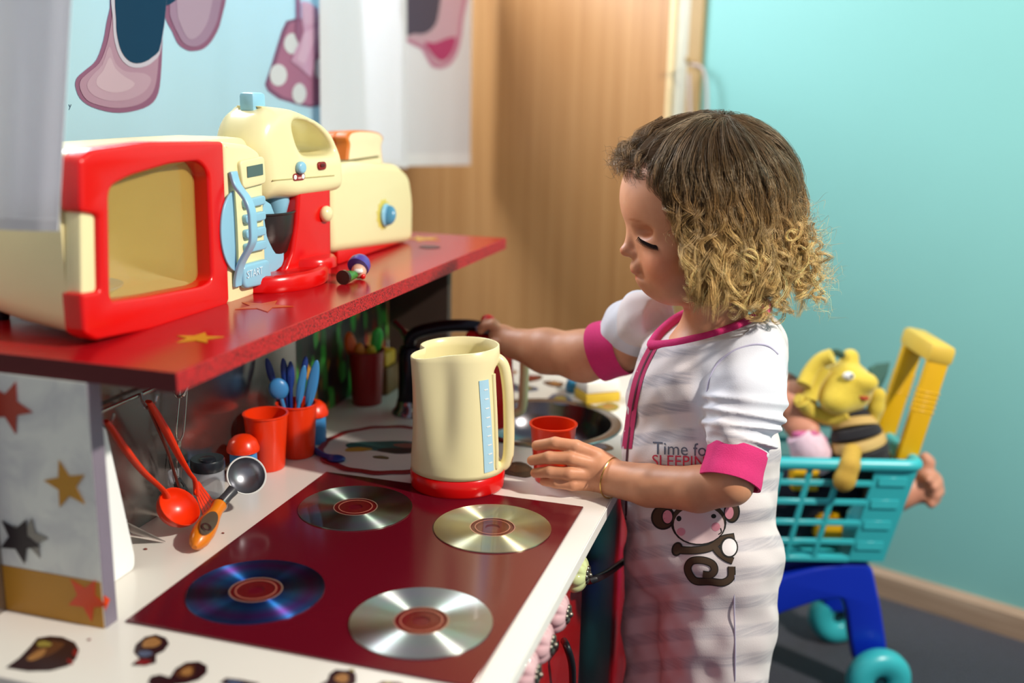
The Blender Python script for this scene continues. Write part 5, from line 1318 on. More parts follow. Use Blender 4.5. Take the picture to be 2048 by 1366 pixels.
# doll in pink at the left
M_doll = mat('doll_skin', '#c98a70', .5, sss=.1); M_pinkc = mat('pink_doll_dress', '#cf6a98', .85, var=.2, vscale=90); M_pw = mat('white_pink_dress', '#e3c3d2', .85, var=.2, vscale=120)
dl_ = thing('doll', 'small doll in pink dress lying in the trolley beside the plush bee', 'doll', TP(1600, 920, .03))
S = SDF(); S.ell(TP(1572, 800, .05), (.036, .034, .036)); S.chain([TP(1580, 830, .05), TP(1600, 856, .03), TP(1622, 862, .015)], [.018, .017, .014], .012); S.ell(TP(1600, 850, .03), (.026, .02, .018), .01)
soft('body', S, M_doll, dl_, .004)
obj('dress', tube([TP(1598, 866, .02), TP(1612, 884, .018), TP(1622, 905, .018), TP(1628, 935, .02)], [.022, .028, .031, .030], 20), M_pw, dl_, world=True)
obj('collar', tube([TP(1590, 866, .018), TP(1604, 870, .008), TP(1625, 866, .006), TP(1645, 880, .016), TP(1648, 912, .016)], .0072, 10), M_pinkc, dl_, world=True)
S = SDF(); S.ell(TP(1560, 792, .062), (.040, .036, .040)); soft('hair', S, mat('brown_doll_hair', '#6a4434', .8), dl_, .005)
# yellow things lower in the basket, seen through the slats
for i, (x, y, l_) in enumerate(((1655, 1052, 'yellow toy brick seen low through the basket slats'), (1607, 955, 'yellow toy brick seen high through the basket slats at the left'))):
    t = thing('toy_brick', l_, 'toy', TP(x, y + 20, .0))
    c = TP(x, y, .0)
    obj('block', frame(box(.040, .034, .030, bev=.003), c, E1, UPZ, E2), M_ye, t, world=True)
    for k in (-1, 1): obj('stud', frame(lathe([(.007, 0), (.007, .005), (.0001, .005)], 14), c + E1 * .010 * k + UPZ * .017, E1, -E2, UPZ), M_ye, t, world=True)
cl_ = thing('cloth', 'dark navy cloth bundle filling the trolley basket under the toys', 'cloth', bk(.5, .5, .95))
S = SDF()
for u_, v_, w_, r_ in ((.2, .45, .45, .052), (.42, .5, .55, .05), (.62, .45, .5, .05), (.78, .5, .42, .042), (.3, .55, .75, .045), (.55, .5, .8, .045), (.72, .5, .75, .04)): S.ell(bk(u_, v_, w_), (r_, r_, r_ * .9), .02)
soft('bundle', S, mat('navy_cloth', '#171a2c', .9, bump=.5, bscale=60), cl_, .005)
# baby doll behind the basket: its arm and fist stick out at the right
bd = thing('baby_doll', 'bare plastic doll arm with clenched fist sticking out behind the trolley basket', 'doll', bk(1.0, .6, 0.4))
F0 = bk(1.0, .55, .25)
S = SDF()
a0 = bk(.75, .5, .35); a1 = onpl(1790, 985, PN + E2 * .10); a2 = onpl(1838, 975, PN + E2 * .10); a3 = onpl(1852, 965, PN + E2 * .10)
S.chain([a0, a1, a2], [.028, .028, .024], .012); S.ell(a3, (.026, .022, .024), .012)
for j, (x, y) in enumerate(((1862, 950), (1873, 965), (1876, 982), (1868, 998))):
    S.chain([onpl(x - 16, y - 2, PN + E2 * .085), onpl(x, y, PN + E2 * .085), onpl(x - 6, y + 9, PN + E2 * .07)], [.0095, .0095, .008], .004)
S.chain([onpl(1845, 945, PN + E2 * .09), onpl(1856, 925, PN + E2 * .09), onpl(1850, 915, PN + E2 * .09)], [.012, .010, .009], .006)
soft('arm', S, M_doll, bd, .0035)

# ================================================================== THE CHILD
# body measured in units of 0.562 mm: (x, y) as seen, q towards the viewer
D0, UNIT = 1.18, 1.18 / CAM_F
def ch(p):
    p = np.asarray(p, float)
    one = p.ndim == 1; p = np.atleast_2d(p)
    d = (D0 - p[:, 2] * UNIT)[:, None]
    w = CAM_C + ((p[:, :1] - 1024) / CAM_F * CR - (p[:, 1:2] - 683) / CAM_F * CU + CF) * d
    return w[0] if one else w
def leanq(y): return (780 - y) * .235
kid_base = ch((1400, 1640, leanq(1640))); kid_base[2] = FLOOR
kid = thing('person', 'toddler with curly blond hair in striped pyjamas holding a red cup at the counter', 'person', kid_base)

def kidmesh(name, S, lo, hi, h, m, rel=2, par=kid, label=None, colf=None, B=20):
    V, F = S.mesh(lo, hi, h, B); V = relax(V, F, rel, .5)
    o = obj_fast(name, ch(V), F[:, ::-1], m, par, True, label)
    if colf is not None: add_color(o, 'tint', colf(V))
    return o, V, F

# ---- skin: head, neck, arms and hands, one surface
def hpt(x, y, l): return np.array([x + l * .10, y, 95 + l + (1402 - x) * .10])
S = SDF()
S.ell(hpt(1412, 385, 0), (160, 146, 132), 20)
S.ell(hpt(1326, 398, 0), (84, 92, 92), 30)
S.ell(hpt(1352, 488, 0), (84, 88, 84), 30)
for l in (-1, 1):
    S.ell(hpt(1334, 530, 44 * l), (46, 46, 40), 26)
    S.ell(hpt(1300, 487, 36 * l), (20, 15, 23), 8)            # lowered upper lid over the eyeball
    S.ell(hpt(1268, 508, 11 * l), (10, 8, 8), 6)
S.ell(hpt(1280, 527, 0), (17, 13, 26), 12)
S.ell(hpt(1340, 556, 0), (50, 44, 52), 26)
S.ell(hpt(1304, 572, 0), (20, 18, 26), 18)
S.ell(hpt(1356, 582, 0), (46, 28, 48), 24)
S.cone(hpt(1269, 452, 0), hpt(1256, 499, 0), 11, 11, 14)
S.ell(hpt(1252, 501, 0), (12.5, 11, 12), 7)
S.ell(hpt(1272, 535, 0), (12, 10, 22), 8)
S.ell(hpt(1272, 543, 0), (9, 6, 18), 6); S.ell(hpt(1280, 555.5, 0), (9, 6.5, 17), 6); S.ell(hpt(1290, 562, 0), (16, 14, 24), 10)
S.ell(hpt(1420, 505, 82), (20, 30, 10), 6); S.ell(hpt(1420, 505, -82), (20, 30, 10), 6)      # ears, under the hair
# carve the eye hollow and the line of the mouth
for l in (-1, 1):
    S.ell(hpt(1280, 464, 56 * l), (20, 9, 18), 18, sub=True)
for l in (-1, 1): S.cone(hpt(1262, 549, 0), hpt(1284, 558, 25 * l), 1.4, 2.2, 4, sub=True)
# neck and chest
S.cone(hpt(1440, 540, 0), (1428, 665, 40), 62, 66, 22)
S.ell((1420, 745, 18), (115, 100, 135), 40)
# near arm and hand
S.chain([(1486, 800, 150), (1480, 890, 174), (1462, 966, 180), (1398, 978, 148), (1300, 971, 86), (1228, 957, 42)], [42, 42, 45, 46, 42, 37], 12)
S.ell((1196, 942, 30), (44, 42, 30), 16)
for P, R in (([(1196, 912, 34), (1152, 893, 52), (1110, 886, 48), (1073, 891, 30)], [16, 13.5, 12.5, 10.5]),
             ([(1190, 930, 40), (1142, 917, 58), (1098, 915, 52), (1064, 921, 30)], [16, 13.5, 12.5, 10.5]),
             ([(1186, 950, 38), (1138, 947, 56), (1100, 944, 50), (1070, 946, 30)], [15, 13, 12, 10]),
             ([(1186, 968, 32), (1145, 970, 46), (1112, 966, 42), (1088, 963, 26)], [14, 11.5, 10.5, 9])):
    S.chain(P, R, 4)
S.chain([(1208, 925, 8), (1176, 915, -28), (1143, 905, -66), (1108, 905, -84)], [18, 14, 12.5, 10.5], 6)
# far arm and hand on the pot
S.chain([(1265, 665, -120), (1232, 700, -160), (1168, 712, -202), (1092, 702, -252), (1024, 686, -300)], [46, 47, 49, 42, 30], 22)
S.ell((1003, 672, -312), (26, 24, 24), 12)
for P, R in (([(998, 662, -300), (984, 650, -300), (970, 652, -304), (962, 662, -310)], [9.5, 9, 8.5, 7.5]),
             ([(1000, 660, -318), (986, 646, -322), (970, 647, -326), (961, 657, -330)], [9.5, 9, 8.5, 7.5]),
             ([(1004, 662, -334), (990, 648, -340), (975, 649, -344), (966, 658, -346)], [9, 8.5, 8, 7]),
             ([(1008, 666, -346), (996, 654, -356), (984, 655, -360), (976, 663, -362)], [8.5, 8, 7.5, 6.5]),
             ([(1006, 682, -294), (994, 688, -288), (982, 684, -290)], [10, 9, 7.5])):
    S.chain(P, R, 3)
def skin_tint(V):
    C = np.ones((len(V), 4)); base = np.array([1.0, 1.0, 1.0])
    def mark(c, r, col, p=2.0):
        d = (((V - c) / np.array(r)) ** 2).sum(1); w = np.clip(1.4 * np.exp(-d * p), 0, 1)[:, None]
        C[:, :3] = C[:, :3] * (1 - w) + np.array(col) * w
    for l in (-1, 1): mark(hpt(1320, 535, 62 * l), (46, 42, 46), (1.02, .80, .76), 1.2)
    mark(hpt(1264, 543, 0), (14, 5.5, 22), (.86, .50, .50)); mark(hpt(1271, 555, 0), (14, 6, 18), (.88, .52, .52))
    mark(hpt(1246, 502, 0), (14, 12, 14), (1.0, .84, .80))
    for l in (-1, 1):
        mark(hpt(1263, 514, 9 * l), (5, 2.6, 4), (.45, .25, .22)); mark(hpt(1294, 476, 50 * l), (26, 12, 24), (.97, .88, .86))
        x0 = np.array([(1258, 443), (1272, 446), (1290, 455), (1306, 466)])
        for a in x0: mark(hpt(a[0], a[1] - 4, 48 * l), (11, 3.2, 26), (.80, .66, .58))
    for c in ((1073, 891, 30), (1064, 921, 30), (1070, 946, 30), (1088, 963, 26)): mark(np.array(c), (12, 12, 14), (1.0, .84, .80))
    return C
M_skin = bpy.data.materials.new('child_skin'); M_skin.use_nodes = True
nt = M_skin.node_tree; b = nt.nodes['Principled BSDF']
at = nt.nodes.new('ShaderNodeAttribute'); at.attribute_name = 'tint'
mx = nt.nodes.new('ShaderNodeMix'); mx.data_type = 'RGBA'; mx.blend_type = 'MULTIPLY'; mx.inputs[0].default_value = 1
tc = nt.nodes.new('ShaderNodeTexCoord'); nz = nt.nodes.new('ShaderNodeTexNoise'); nz.inputs['Scale'].default_value = 45; nz.inputs['Detail'].default_value = 5
nt.links.new(tc.outputs['Object'], nz.inputs['Vector'])
cr = nt.nodes.new('ShaderNodeValToRGB'); cr.color_ramp.elements[0].position = .3; cr.color_ramp.elements[0].color = lin('#c88a66'); cr.color_ramp.elements[1].position = .7; cr.color_ramp.elements[1].color = lin('#d69a76')
nt.links.new(nz.outputs['Fac'], cr.inputs[0]); nt.links.new(cr.outputs[0], mx.inputs[6]); nt.links.new(at.outputs['Color'], mx.inputs[7]); nt.links.new(mx.outputs[2], b.inputs['Base Color'])
b.inputs['Roughness'].default_value = .48; b.inputs['Specular IOR Level'].default_value = .35
b.inputs['Subsurface Weight'].default_value = .18; b.inputs['Subsurface Radius'].default_value = (1, .4, .25); b.inputs['Subsurface Scale'].default_value = .004
skin, SV, SF = kidmesh('body', S, (930, 225, -420), (1600, 1050, 300), 2.5, M_skin, 2, colf=skin_tint)

# eyelashes and brow of the near eye (and the far one)
M_lash = mat('dark_lashes', '#1c1210', .95, spec=.05)
skin_bvh = BVHTree.FromPolygons([Vector(v) for v in ch(SV)], [tuple(int(i) for i in f) for f in SF])
def drop(bvh, x, y, lift=1.0):             # the surface point seen at (x, y), lifted off the surface by lift units
    d = Vector(ray(x, y)); o = Vector(CAM_C)
    h = bvh.ray_cast(o, d.normalized())
    if h[0] is None: return None
    return np.array(h[0]) - np.array(d.normalized()) * lift * UNIT
lash_line = [drop(skin_bvh, x, y, .6) for x, y in ((1276, 474), (1282, 480), (1291, 486), (1302, 490), (1313, 492))]
lash_line = [p for p in lash_line if p is not None]
obj('eyelashes', tube(smooth_path(lash_line, 5), list(np.linspace(.0004, .0009, 5 * (len(lash_line) - 1))) + [.0005], 6), M_lash, kid, world=True)
lg = []
for i in range(26):
    t = i / 25; x = 1277 + 37 * t; y = 474 + 19 * t ** .72
    p = drop(skin_bvh, x, y, .6)
    if p is None: continue
    e = p + (-CR * (.0034 - .0040 * t) - CU * (.0046 + .0014 * math.sin(3 * t)) - CF * .0046)
    lg.append(tube([p, p * .5 + e * .5 - CU * .0006, e], [.0005, .00038, .00014], 4))
obj('eyelashes', join(*lg), M_lash, kid, world=True)

# ---- pyjamas
th_ = math.radians(25); Rb = np.array([[math.cos(th_), 0, math.sin(th_)], [0, 1, 0], [-math.sin(th_), 0, math.cos(th_)]])   # torso turned a little to the viewer
P_ = SDF()
def te(x, y, a, c, bq, k=34, dq=0): P_.ell((x, y, leanq(y) + dq), (a, c, bq), k, rot=Rb)
te(1414, 715, 122, 92, 158); te(1408, 790, 150, 120, 172); te(1402, 900, 156, 120, 178); te(1398, 1000, 152, 120, 176); te(1408, 1105, 154, 110, 172)
P_.ell((1500, 690, 70), (62, 62, 70), 30); P_.ell((1520, 720, 10), (60, 90, 100), 30)
P_.chain([(1440, 1130, leanq(1130) + 42), (1434, 1250, leanq(1250) + 30), (1430, 1366, leanq(1366) + 20), (1428, 1500, leanq(1500) + 10), (1428, 1610, leanq(1610) + 10)], [126, 112, 100, 84, 66], 26)
P_.chain([(1352, 1120, leanq(1120) - 88), (1338, 1250, leanq(1250) - 96), (1334, 1366, leanq(1366) - 104), (1330, 1500, leanq(1500) - 110), (1330, 1600, leanq(1600) - 110)], [104, 90, 84, 76, 62], 20)
# near sleeve with its pushed-up folds
P_.chain([(1497, 706, 112), (1496, 790, 142)], [78, 78], 26)
P_.chain([(1496, 780, 142), (1486, 830, 158), (1478, 890, 172)], [78, 68, 58], 12)
for (x, y, q, rx, ry, rq, a) in ((1490, 800, 148, 88, 17, 82, .10), (1487, 828, 155, 86, 15, 80, .16), (1484, 852, 160, 82, 14, 76, .10), (1486, 876, 166, 76, 13, 70, .26), (1478, 894, 171, 61, 10, 58, .30)):
    c, s_ = math.cos(a), math.sin(a)
    P_.ell((x, y, q), (rx, ry, rq), 9, rot=np.array([[c, -s_, 0], [s_, c, 0], [0, 0, 1]]))
# far sleeve
P_.chain([(1290, 640, -84), (1258, 662, -135), (1240, 682, -152)], [60, 54, 47], 18)
P_.ell((1262, 640, -125), (46, 18, 44), 8)
ncA, ncB, ncC = np.array([1306, 690, 62.]), np.array([1532, 612, 20.]), np.array([1432, 668, 112.])
nn = np.cross(ncB - ncA, ncC - ncA); nn /= np.linalg.norm(nn); nn *= -1 if nn[1] > 0 else 1
def pyj_post(X, f):
    w = (1.9 * np.sin(X[:, 0] * .034 + X[:, 1] * .021 + 1.0) + 1.6 * np.sin(X[:, 1] * .043 - X[:, 0] * .019 + X[:, 2] * .03) + 1.2 * np.sin(X[:, 0] * .071 - X[:, 1] * .05 + X[:, 2] * .06) + .7 * np.sin(X[:, 1] * .11 + X[:, 2] * .09 + X[:, 0] * .03))
    # longer drawn folds on the trouser legs
    w = w + np.clip((X[:, 1] - 1080) / 150, 0, 1) * 2.6 * np.sin(X[:, 0] * .085 + X[:, 1] * .028 + 1.5 * np.sin(X[:, 1] * .016))
    f = f + w
    cut = (X - ncA.astype(np.float32)) @ nn.astype(np.float32)                     # neckline
    reach = np.sqrt(((X - np.array([1418, 640, 45], np.float32)) ** 2).sum(1)) - 150
    return np.maximum(f, np.where(reach < 0, cut, np.minimum(cut, -reach)))
P_.post = pyj_post
def pyj_tint(V):
    x, y, q = V.T
    armw = np.clip(1.25 - np.sqrt(((x - 1490) / 92) ** 2 + ((y - 800) / 150) ** 2 + ((q - 150) / 78) ** 2), 0, 1) * 4
    farw = (x < 1285) & (y < 745) & (q < -70)
    st = np.sin((y + (x - 1400) * .10 + 3 * np.sin(x * .02)) * 2 * np.pi / 57.0)
    st = np.clip(st * 1.6 + .15, 0, 1)
    st *= np.where(farw, 0.1, 1) * np.clip(1 - armw, 0, 1)
    st *= np.clip((y - 660) / 60, 0, 1) * np.where(y > 1080, .75, 1)
    C = np.ones((len(V), 4)); C[:, 0] = st; C[:, 1] = np.where(farw, 1, np.clip(armw, 0, 1)); C[:, 2] = 0
    return C
M_pyj = bpy.data.materials.new('striped_pyjama_cotton'); M_pyj.use_nodes = True
nt = M_pyj.node_tree; b = nt.nodes['Principled BSDF']
at = nt.nodes.new('ShaderNodeAttribute'); at.attribute_name = 'tint'; sp3 = nt.nodes.new('ShaderNodeSeparateColor'); nt.links.new(at.outputs['Color'], sp3.inputs[0])
tc = nt.nodes.new('ShaderNodeTexCoord'); mp = nt.nodes.new('ShaderNodeMapping'); mp.inputs['Scale'].default_value = (14, 14, 330)
nt.links.new(tc.outputs['Object'], mp.inputs['Vector']); nz = nt.nodes.new('ShaderNodeTexNoise'); nz.inputs['Scale'].default_value = 1; nz.inputs['Detail'].default_value = 5; nz.inputs['Roughness'].default_value = .7
nt.links.new(mp.outputs[0], nz.inputs['Vector'])
mr = nt.nodes.new('ShaderNodeMapRange'); mr.inputs[1].default_value = .25; mr.inputs[2].default_value = .80; nt.links.new(nz.outputs['Fac'], mr.inputs[0])
mu = nt.nodes.new('ShaderNodeMath'); mu.operation = 'MULTIPLY'; nt.links.new(sp3.outputs[0], mu.inputs[0]); nt.links.new(mr.outputs[0], mu.inputs[1])
m1 = nt.nodes.new('ShaderNodeMix'); m1.data_type = 'RGBA'; m1.inputs[6].default_value = lin('#dacfce'); m1.inputs[7].default_value = lin('#7d7c8d'); nt.links.new(mu.outputs[0], m1.inputs[0])
m2 = nt.nodes.new('ShaderNodeMix'); m2.data_type = 'RGBA'; m2.inputs[7].default_value = lin('#d2d2da'); nt.links.new(sp3.outputs[1], m2.inputs[0]); nt.links.new(m1.outputs[2], m2.inputs[6])
nt.links.new(m2.outputs[2], b.inputs['Base Color']); b.inputs['Roughness'].default_value = .88; b.inputs['Specular IOR Level'].default_value = .2; b.inputs['Sheen Weight'].default_value = .15
n2 = nt.nodes.new('ShaderNodeTexNoise'); n2.inputs['Scale'].default_value = 900; nt.links.new(tc.outputs['Object'], n2.inputs['Vector'])
bp = nt.nodes.new('ShaderNodeBump'); bp.inputs['Strength'].default_value = .3; bp.inputs['Distance'].default_value = .0006; nt.links.new(n2.outputs['Fac'], bp.inputs['Height']); nt.links.new(bp.outputs[0], b.inputs['Normal'])
pyj, PV, PF = kidmesh('pyjamas', P_, (1160, 560, -440), (1640, 1700, 290), 3.6, M_pyj, 1, colf=pyj_tint)
pw = ch(PV); pyj_bvh = BVHTree.FromPolygons([Vector(v) for v in pw], [tuple(int(i) for i in f) for f in PF])
S = SDF(); S.ell((1408, 1650, leanq(1650) + 20), (78, 30, 46), 10); S.ell((1310, 1640, leanq(1640) - 105), (78, 30, 44), 10)
kidmesh('socks', S, (1200, 1590, -430), (1520, 1700, -100), 5, mat('white_socks', '#d8d4d0', .9), 1)

M_pink = mat('pink_ribbing', '#d0286e', .85, var=.08, vscale=300, bump=.3, bscale=900); M_dpink = mat('deep_pink_zip', '#a81c52', .8); M_zip = mat('dark_zip_teeth', '#4a1228', .6)
# neckline piping
nk = [(1306, 690, 66), (1336, 690, 92), (1376, 683, 108), (1428, 668, 116), (1476, 648, 110), (1516, 626, 76), (1534, 612, 26), (1516, 600, -30), (1460, 592, -66), (1396, 594, -70), (1346, 608, -42), (1318, 640, 4), (1306, 674, 46)]
nk = np.array(nk)
def closed_path(P, n=6):
    return np.array(rnd_3(P, n))
def rnd_3(P, n):
    Q = np.array(P, float); m = len(Q); out = []
    for i in range(m):
        a, b_, c, d = Q[i - 1], Q[i], Q[(i + 1) % m], Q[(i + 2) % m]
        for k in range(n):
            t = k / n; out.append(0.5 * ((2 * b_) + (-a + c) * t + (2 * a - 5 * b_ + 4 * c - d) * t * t + (-a + 3 * b_ - 3 * c + d) * t ** 3))
    return out
ncurve = closed_path(nk)
ncurve -= np.outer((ncurve - ncA) @ nn, nn) * .85           # lie in the plane of the neckline
obj('collar', tube(ch(ncurve), 10.5 * UNIT, 12, closed=True), M_pink, pyj, world=True, angle=180)
# zip placket down the front, laid on the cloth
def ribbon(pts, w0, w1, lift, th, m, name, par, bvh=None, n=6):
    bvh = bvh or pyj_bvh
    C = smooth_path([(x, y, 0) for x, y in pts], n); R_ = []
    for i, (x, y, _) in enumerate(C):
        row = []
        for w in np.linspace(w0, w1, 5):
            p = drop(bvh, x + w, y, lift)
            row.append(p)
        if any(p is None for p in row): continue
        # keep the ribbon from leaping across depth gaps
        if np.ptp([(p - CAM_C) @ CF for p in row]) > .06: continue
        R_.append(row + [p + (CF * th) for p in row[::-1]])
    if len(R_) < 2: return None
    return obj(name, loft(R_, True, True), m, par, world=True, angle=60)
zp = [(1307, 690), (1290, 722), (1275, 760), (1264, 810), (1257, 860), (1252, 905), (1250, 950), (1250, 1000), (1250, 1060)]
rb = ribbon(zp, -9, 11, 2.2, .002, M_dpink, 'zip_placket', pyj)
ribbon([(x + 2, y) for x, y in zp], -1.6, 1.6, 3.6, .0016, M_zip, 'zip_teeth', rb or pyj)
# armhole seam of the near sleeve
def seam(pts, r, name):
    P = [drop(pyj_bvh, x, y, .3) for x, y in pts]; P = [p for p in P if p is not None]
    obj(name, tube(smooth_path(P, 4), r * UNIT, 6), mat('lilac_seam', '#b9b4cc', .9), pyj, world=True)
seam([(1556, 708), (1540, 694), (1524, 689), (1500, 690), (1464, 703), (1434, 728), (1418, 762), (1412, 800)], 1.7, 'armhole_seam')
seam([(1469, 1150), (1468, 1200), (1470, 1280), (1470, 1362)], 1.6, 'side_seam')
# cuffs
def cuff(a, b_, ra, rb_, name, wob=.05, fx=1.0):
    a = np.array(a, float); b_ = np.array(b_, float); R_ = []
    d = b_ - a; d /= np.linalg.norm(d); u = np.cross(d, (0, 0, 1.0)); u /= np.linalg.norm(u); v = np.cross(d, u)
    def ringc(t, r, w):
        an = np.linspace(0, 2 * PI, 44, endpoint=False)
        return a + (b_ - a) * t + np.outer(np.cos(an) * r * (1 + w * np.sin(3 * an + 1)), u) + np.outer(np.sin(an) * r * (1 + w * np.sin(2 * an)), v) + np.outer(w * 60 * np.sin(2 * an + .8) * t, d)
    for t in np.linspace(0, 1, 9): R_.append(ringc(t, (ra + (rb_ - ra) * t) * (1 + .012 * math.sin(9 * t)), wob * t))
    for t in np.linspace(1, .2, 6): R_.append(ringc(t, (ra + (rb_ - ra) * t) - 5, wob * t))
    g = loft([ch(r) for r in R_], True, False)
    return obj(name, g, M_pink, pyj, world=True, angle=60)
cuff((1478, 893, 172), (1458, 962, 184), 61, 64, 'cuff')
cuff((1254, 690, -148), (1200, 702, -180), 58, 60, 'cuff', .03)

# ---- printed monkey and lettering on the pyjamas
M_mb = mat('brown_print', '#43301f', .8); M_mk = mat('black_outline_print', '#17130f', .8); M_mf = mat('pale_pink_print_cloth', '#dcc0c0', .8, var=.05); M_mp = mat('pink_print', '#d68a98', .8); M_mw = mat('white_print', '#e4dcdc', .8)
def cx_(x, y): return (900 + x / 2.7307, 950 + y / 2.7307)
def decal(name, P, m, par, lift, bvh=None, cuts=9):
    bvh = bvh or pyj_bvh
    bm = bmesh.new(); vs = [bm.verts.new((x, y, 0)) for x, y in P]; bm.faces.new(vs)
    bmesh.ops.triangulate(bm, faces=bm.faces[:])
    for _ in range(3):
        ed = [e for e in bm.edges if e.calc_length() > cuts]
        if not ed: break
        bmesh.ops.subdivide_edges(bm, edges=ed, cuts=1); bmesh.ops.triangulate(bm, faces=bm.faces[:])
    bm.verts.index_update(); V = [drop(bvh, v.co.x, v.co.y, lift) for v in bm.verts]
    F = [tuple(v.index for v in f.verts) for f in bm.faces]; bm.free()
    ok = [v is not None for v in V]; V = [v if v is not None else np.zeros(3) for v in V]
    F = [f for f in F if all(ok[i] for i in f)]
    if not F: return None
    return obj(name, (V, F), m, par, world=True)
def circ(cx, cy, rx, ry, n=26, rot=0.0): return [cx_(cx + rx * math.cos(t) * math.cos(rot) - ry * math.sin(t) * math.sin(rot), cy + rx * math.cos(t) * math.sin(rot) + ry * math.sin(t) * math.cos(rot)) for t in np.linspace(0, 2 * PI, n, endpoint=False)]
def stroke(P, w, closed=False):
    C = smooth_path([(x, y, 0) for x, y in P], 5)[:, :2]; T = np.gradient(C, axis=0); T /= np.linalg.norm(T, axis=1)[:, None]; N = np.stack([-T[:, 1], T[:, 0]], 1)
    w = np.full(len(C), w) if np.isscalar(w) else np.interp(np.linspace(0, 1, len(C)), np.linspace(0, 1, len(w)), w)
    L = C + N * w[:, None] / 2; R = C - N * w[:, None] / 2
    return [cx_(*p) for p in L] + [cx_(*p) for p in R[::-1]]
mk = obj('monkey_print', ([drop(pyj_bvh, *cx_(1360, 300), 1) + CR * 1e-4 * i for i in (0, 1)] + [drop(pyj_bvh, *cx_(1360, 300), 1) + CU * 1e-4], [(0, 1, 2)]), M_mf, pyj, world=True)
def mdec(n, P, m, l): return decal(n, P, m, mk, l)
def strip_decal(name, P, w, m, l, closed=False):
    C = smooth_path([(x, y, 0) for x, y in P], 6)[:, :2]; T = np.gradient(C, axis=0); T /= np.linalg.norm(T, axis=1)[:, None]; N = np.stack([-T[:, 1], T[:, 0]], 1)
    V = []; F = []; okk = []
    for p, n_ in zip(C, N):
        for s_ in (-.5, -.17, .17, .5):
            v = drop(pyj_bvh, *cx_(*(p + n_ * w * s_)), l); okk.append(v is not None); V.append(v if v is not None else np.zeros(3))
    for i in range(len(C) - 1):
        for k in range(3):
            f = (i * 4 + k, i * 4 + k + 1, i * 4 + 5 + k, i * 4 + 4 + k)
            if all(okk[j] for j in f): F.append(f)
    if F: return obj(name, (V, F), m, mk, world=True)
mdec('ear', circ(1163, 232, 66, 68), M_mk, .8); mdec('ear_fill', circ(1163, 232, 56, 58), M_mb, 1.1); mdec('inner_ear', circ(1186, 228, 32, 42), M_mk, 1.4); mdec('inner_ear_fill', circ(1188, 228, 26, 36), M_mp, 1.7)
mdec('ear', circ(1540, 200, 44, 62), M_mk, .8); mdec('ear_fill', circ(1540, 200, 35, 53), M_mb, 1.1); mdec('inner_ear', circ(1525, 205, 24, 36), M_mp, 1.5)
mdec('head', circ(1358, 260, 152, 124), M_mk, 1.6); mdec('head_fill', circ(1358, 245, 142, 112), M_mb, 1.9); mdec('face', circ(1360, 272, 138, 104), M_mf, 2.2)
mdec('cheek', circ(1262, 310, 24, 22), M_mp, 2.5); mdec('cheek', circ(1452, 283, 24, 24), M_mp, 2.5)
mdec('eye', circ(1250, 238, 14, 15), M_mk, 2.5); mdec('eye', circ(1440, 225, 14, 12), M_mk, 2.5)
strip_decal('smile', [(1466, 325), (1482, 312), (1478, 290)], 6, M_mk, 2.6)
for w, m_, l in ((62, M_mk, 1.2), (46, M_mb, 1.5)):
    strip_decal('arm', [(1215 if w > 50 else 1226, 405), (1290, 412), (1370, 408), (1430, 392), (1486, 352), (1555 if w > 50 else 1550, 338)], w * .72, m_, l)
    strip_decal('leg', [(1440, 385), (1470, 425), (1510, 455), (1546, 470)], w * .66, m_, l + .1)
    strip_decal('tail', [(1538, 500), (1534, 560), (1490, 588), (1420, 582), (1345, 580), (1310, 548), (1298, 505), (1322, 470), (1380, 466), (1432, 486), (1444, 522), (1420, 546), (1380, 544)], w * .70, m_, l + .2)
mdec('paw', circ(1240, 405, 30, 40, rot=.3), M_mk, 1.3); mdec('paw_fill', circ(1240, 405, 21, 30, rot=.3), M_mb, 1.6)
mdec('belly', circ(1524, 395, 50, 58), M_mk, 1.7); mdec('belly_fill', circ(1526, 395, 40, 48), M_mw, 2.0)
def letter(txt, x, y, w, m, name, slope=0.0):
    g = text_geo(txt, 10); V = g[0]; s_ = w / (V[:, 0].max() - V[:, 0].min())
    bm = bmesh.new(); vs = [bm.verts.new((x + v[0] * s_, y - v[1] * s_ * 1.05 + slope * v[0] * s_, 0)) for v in V]
    for f in g[1]:
        try: bm.faces.new([vs[i] for i in f])
        except ValueError: pass
    bmesh.ops.triangulate(bm, faces=bm.faces[:])
    for _ in range(3):
        ed = [e for e in bm.edges if e.calc_length() > 5]
        if not ed: break
        bmesh.ops.subdivide_edges(bm, edges=ed, cuts=1); bmesh.ops.triangulate(bm, faces=bm.faces[:])
    bm.verts.index_update(); P = [drop(pyj_bvh, v.co.x, v.co.y, 1.2) for v in bm.verts]; ok = [p is not None for p in P]
    F = [tuple(v.index for v in f.verts) for f in bm.faces]; bm.free()
    F = [f for f in F if all(ok[i] for i in f)]
    if F: obj(name, ([p if p is not None else np.zeros(3) for p in P], F), m, pyj, world=True, smooth=False)
letter('Time for', 1305, 908, 122, mat('grey_lettering', '#5b5d6c', .8), 'lettering', slope=.04)
letter('SLEEPING', 1303, 932, 128, mat('red_pink_lettering', '#c0304c', .8), 'lettering', slope=.03)
# bracelet
wc = np.array([1223, 956, 40.]); wd = np.array([1300, 971, 86.]) - wc; wd /= np.linalg.norm(wd); u = np.cross(wd, (0, 1.0, 0)); u /= np.linalg.norm(u); v = np.cross(wd, u)
an = np.linspace(0, 2 * PI, 48, endpoint=False)
obj('bracelet', tube(ch(wc + np.outer(np.cos(an) * 40, u) + np.outer(np.sin(an) * 41, v) + np.outer(2 * np.sin(an * 2), wd)), 1.5 * UNIT, 8, closed=True), mat('gold_chain', '#d8b468', .25, metal=1.0), kid, world=True, label='thin gold chain bracelet')

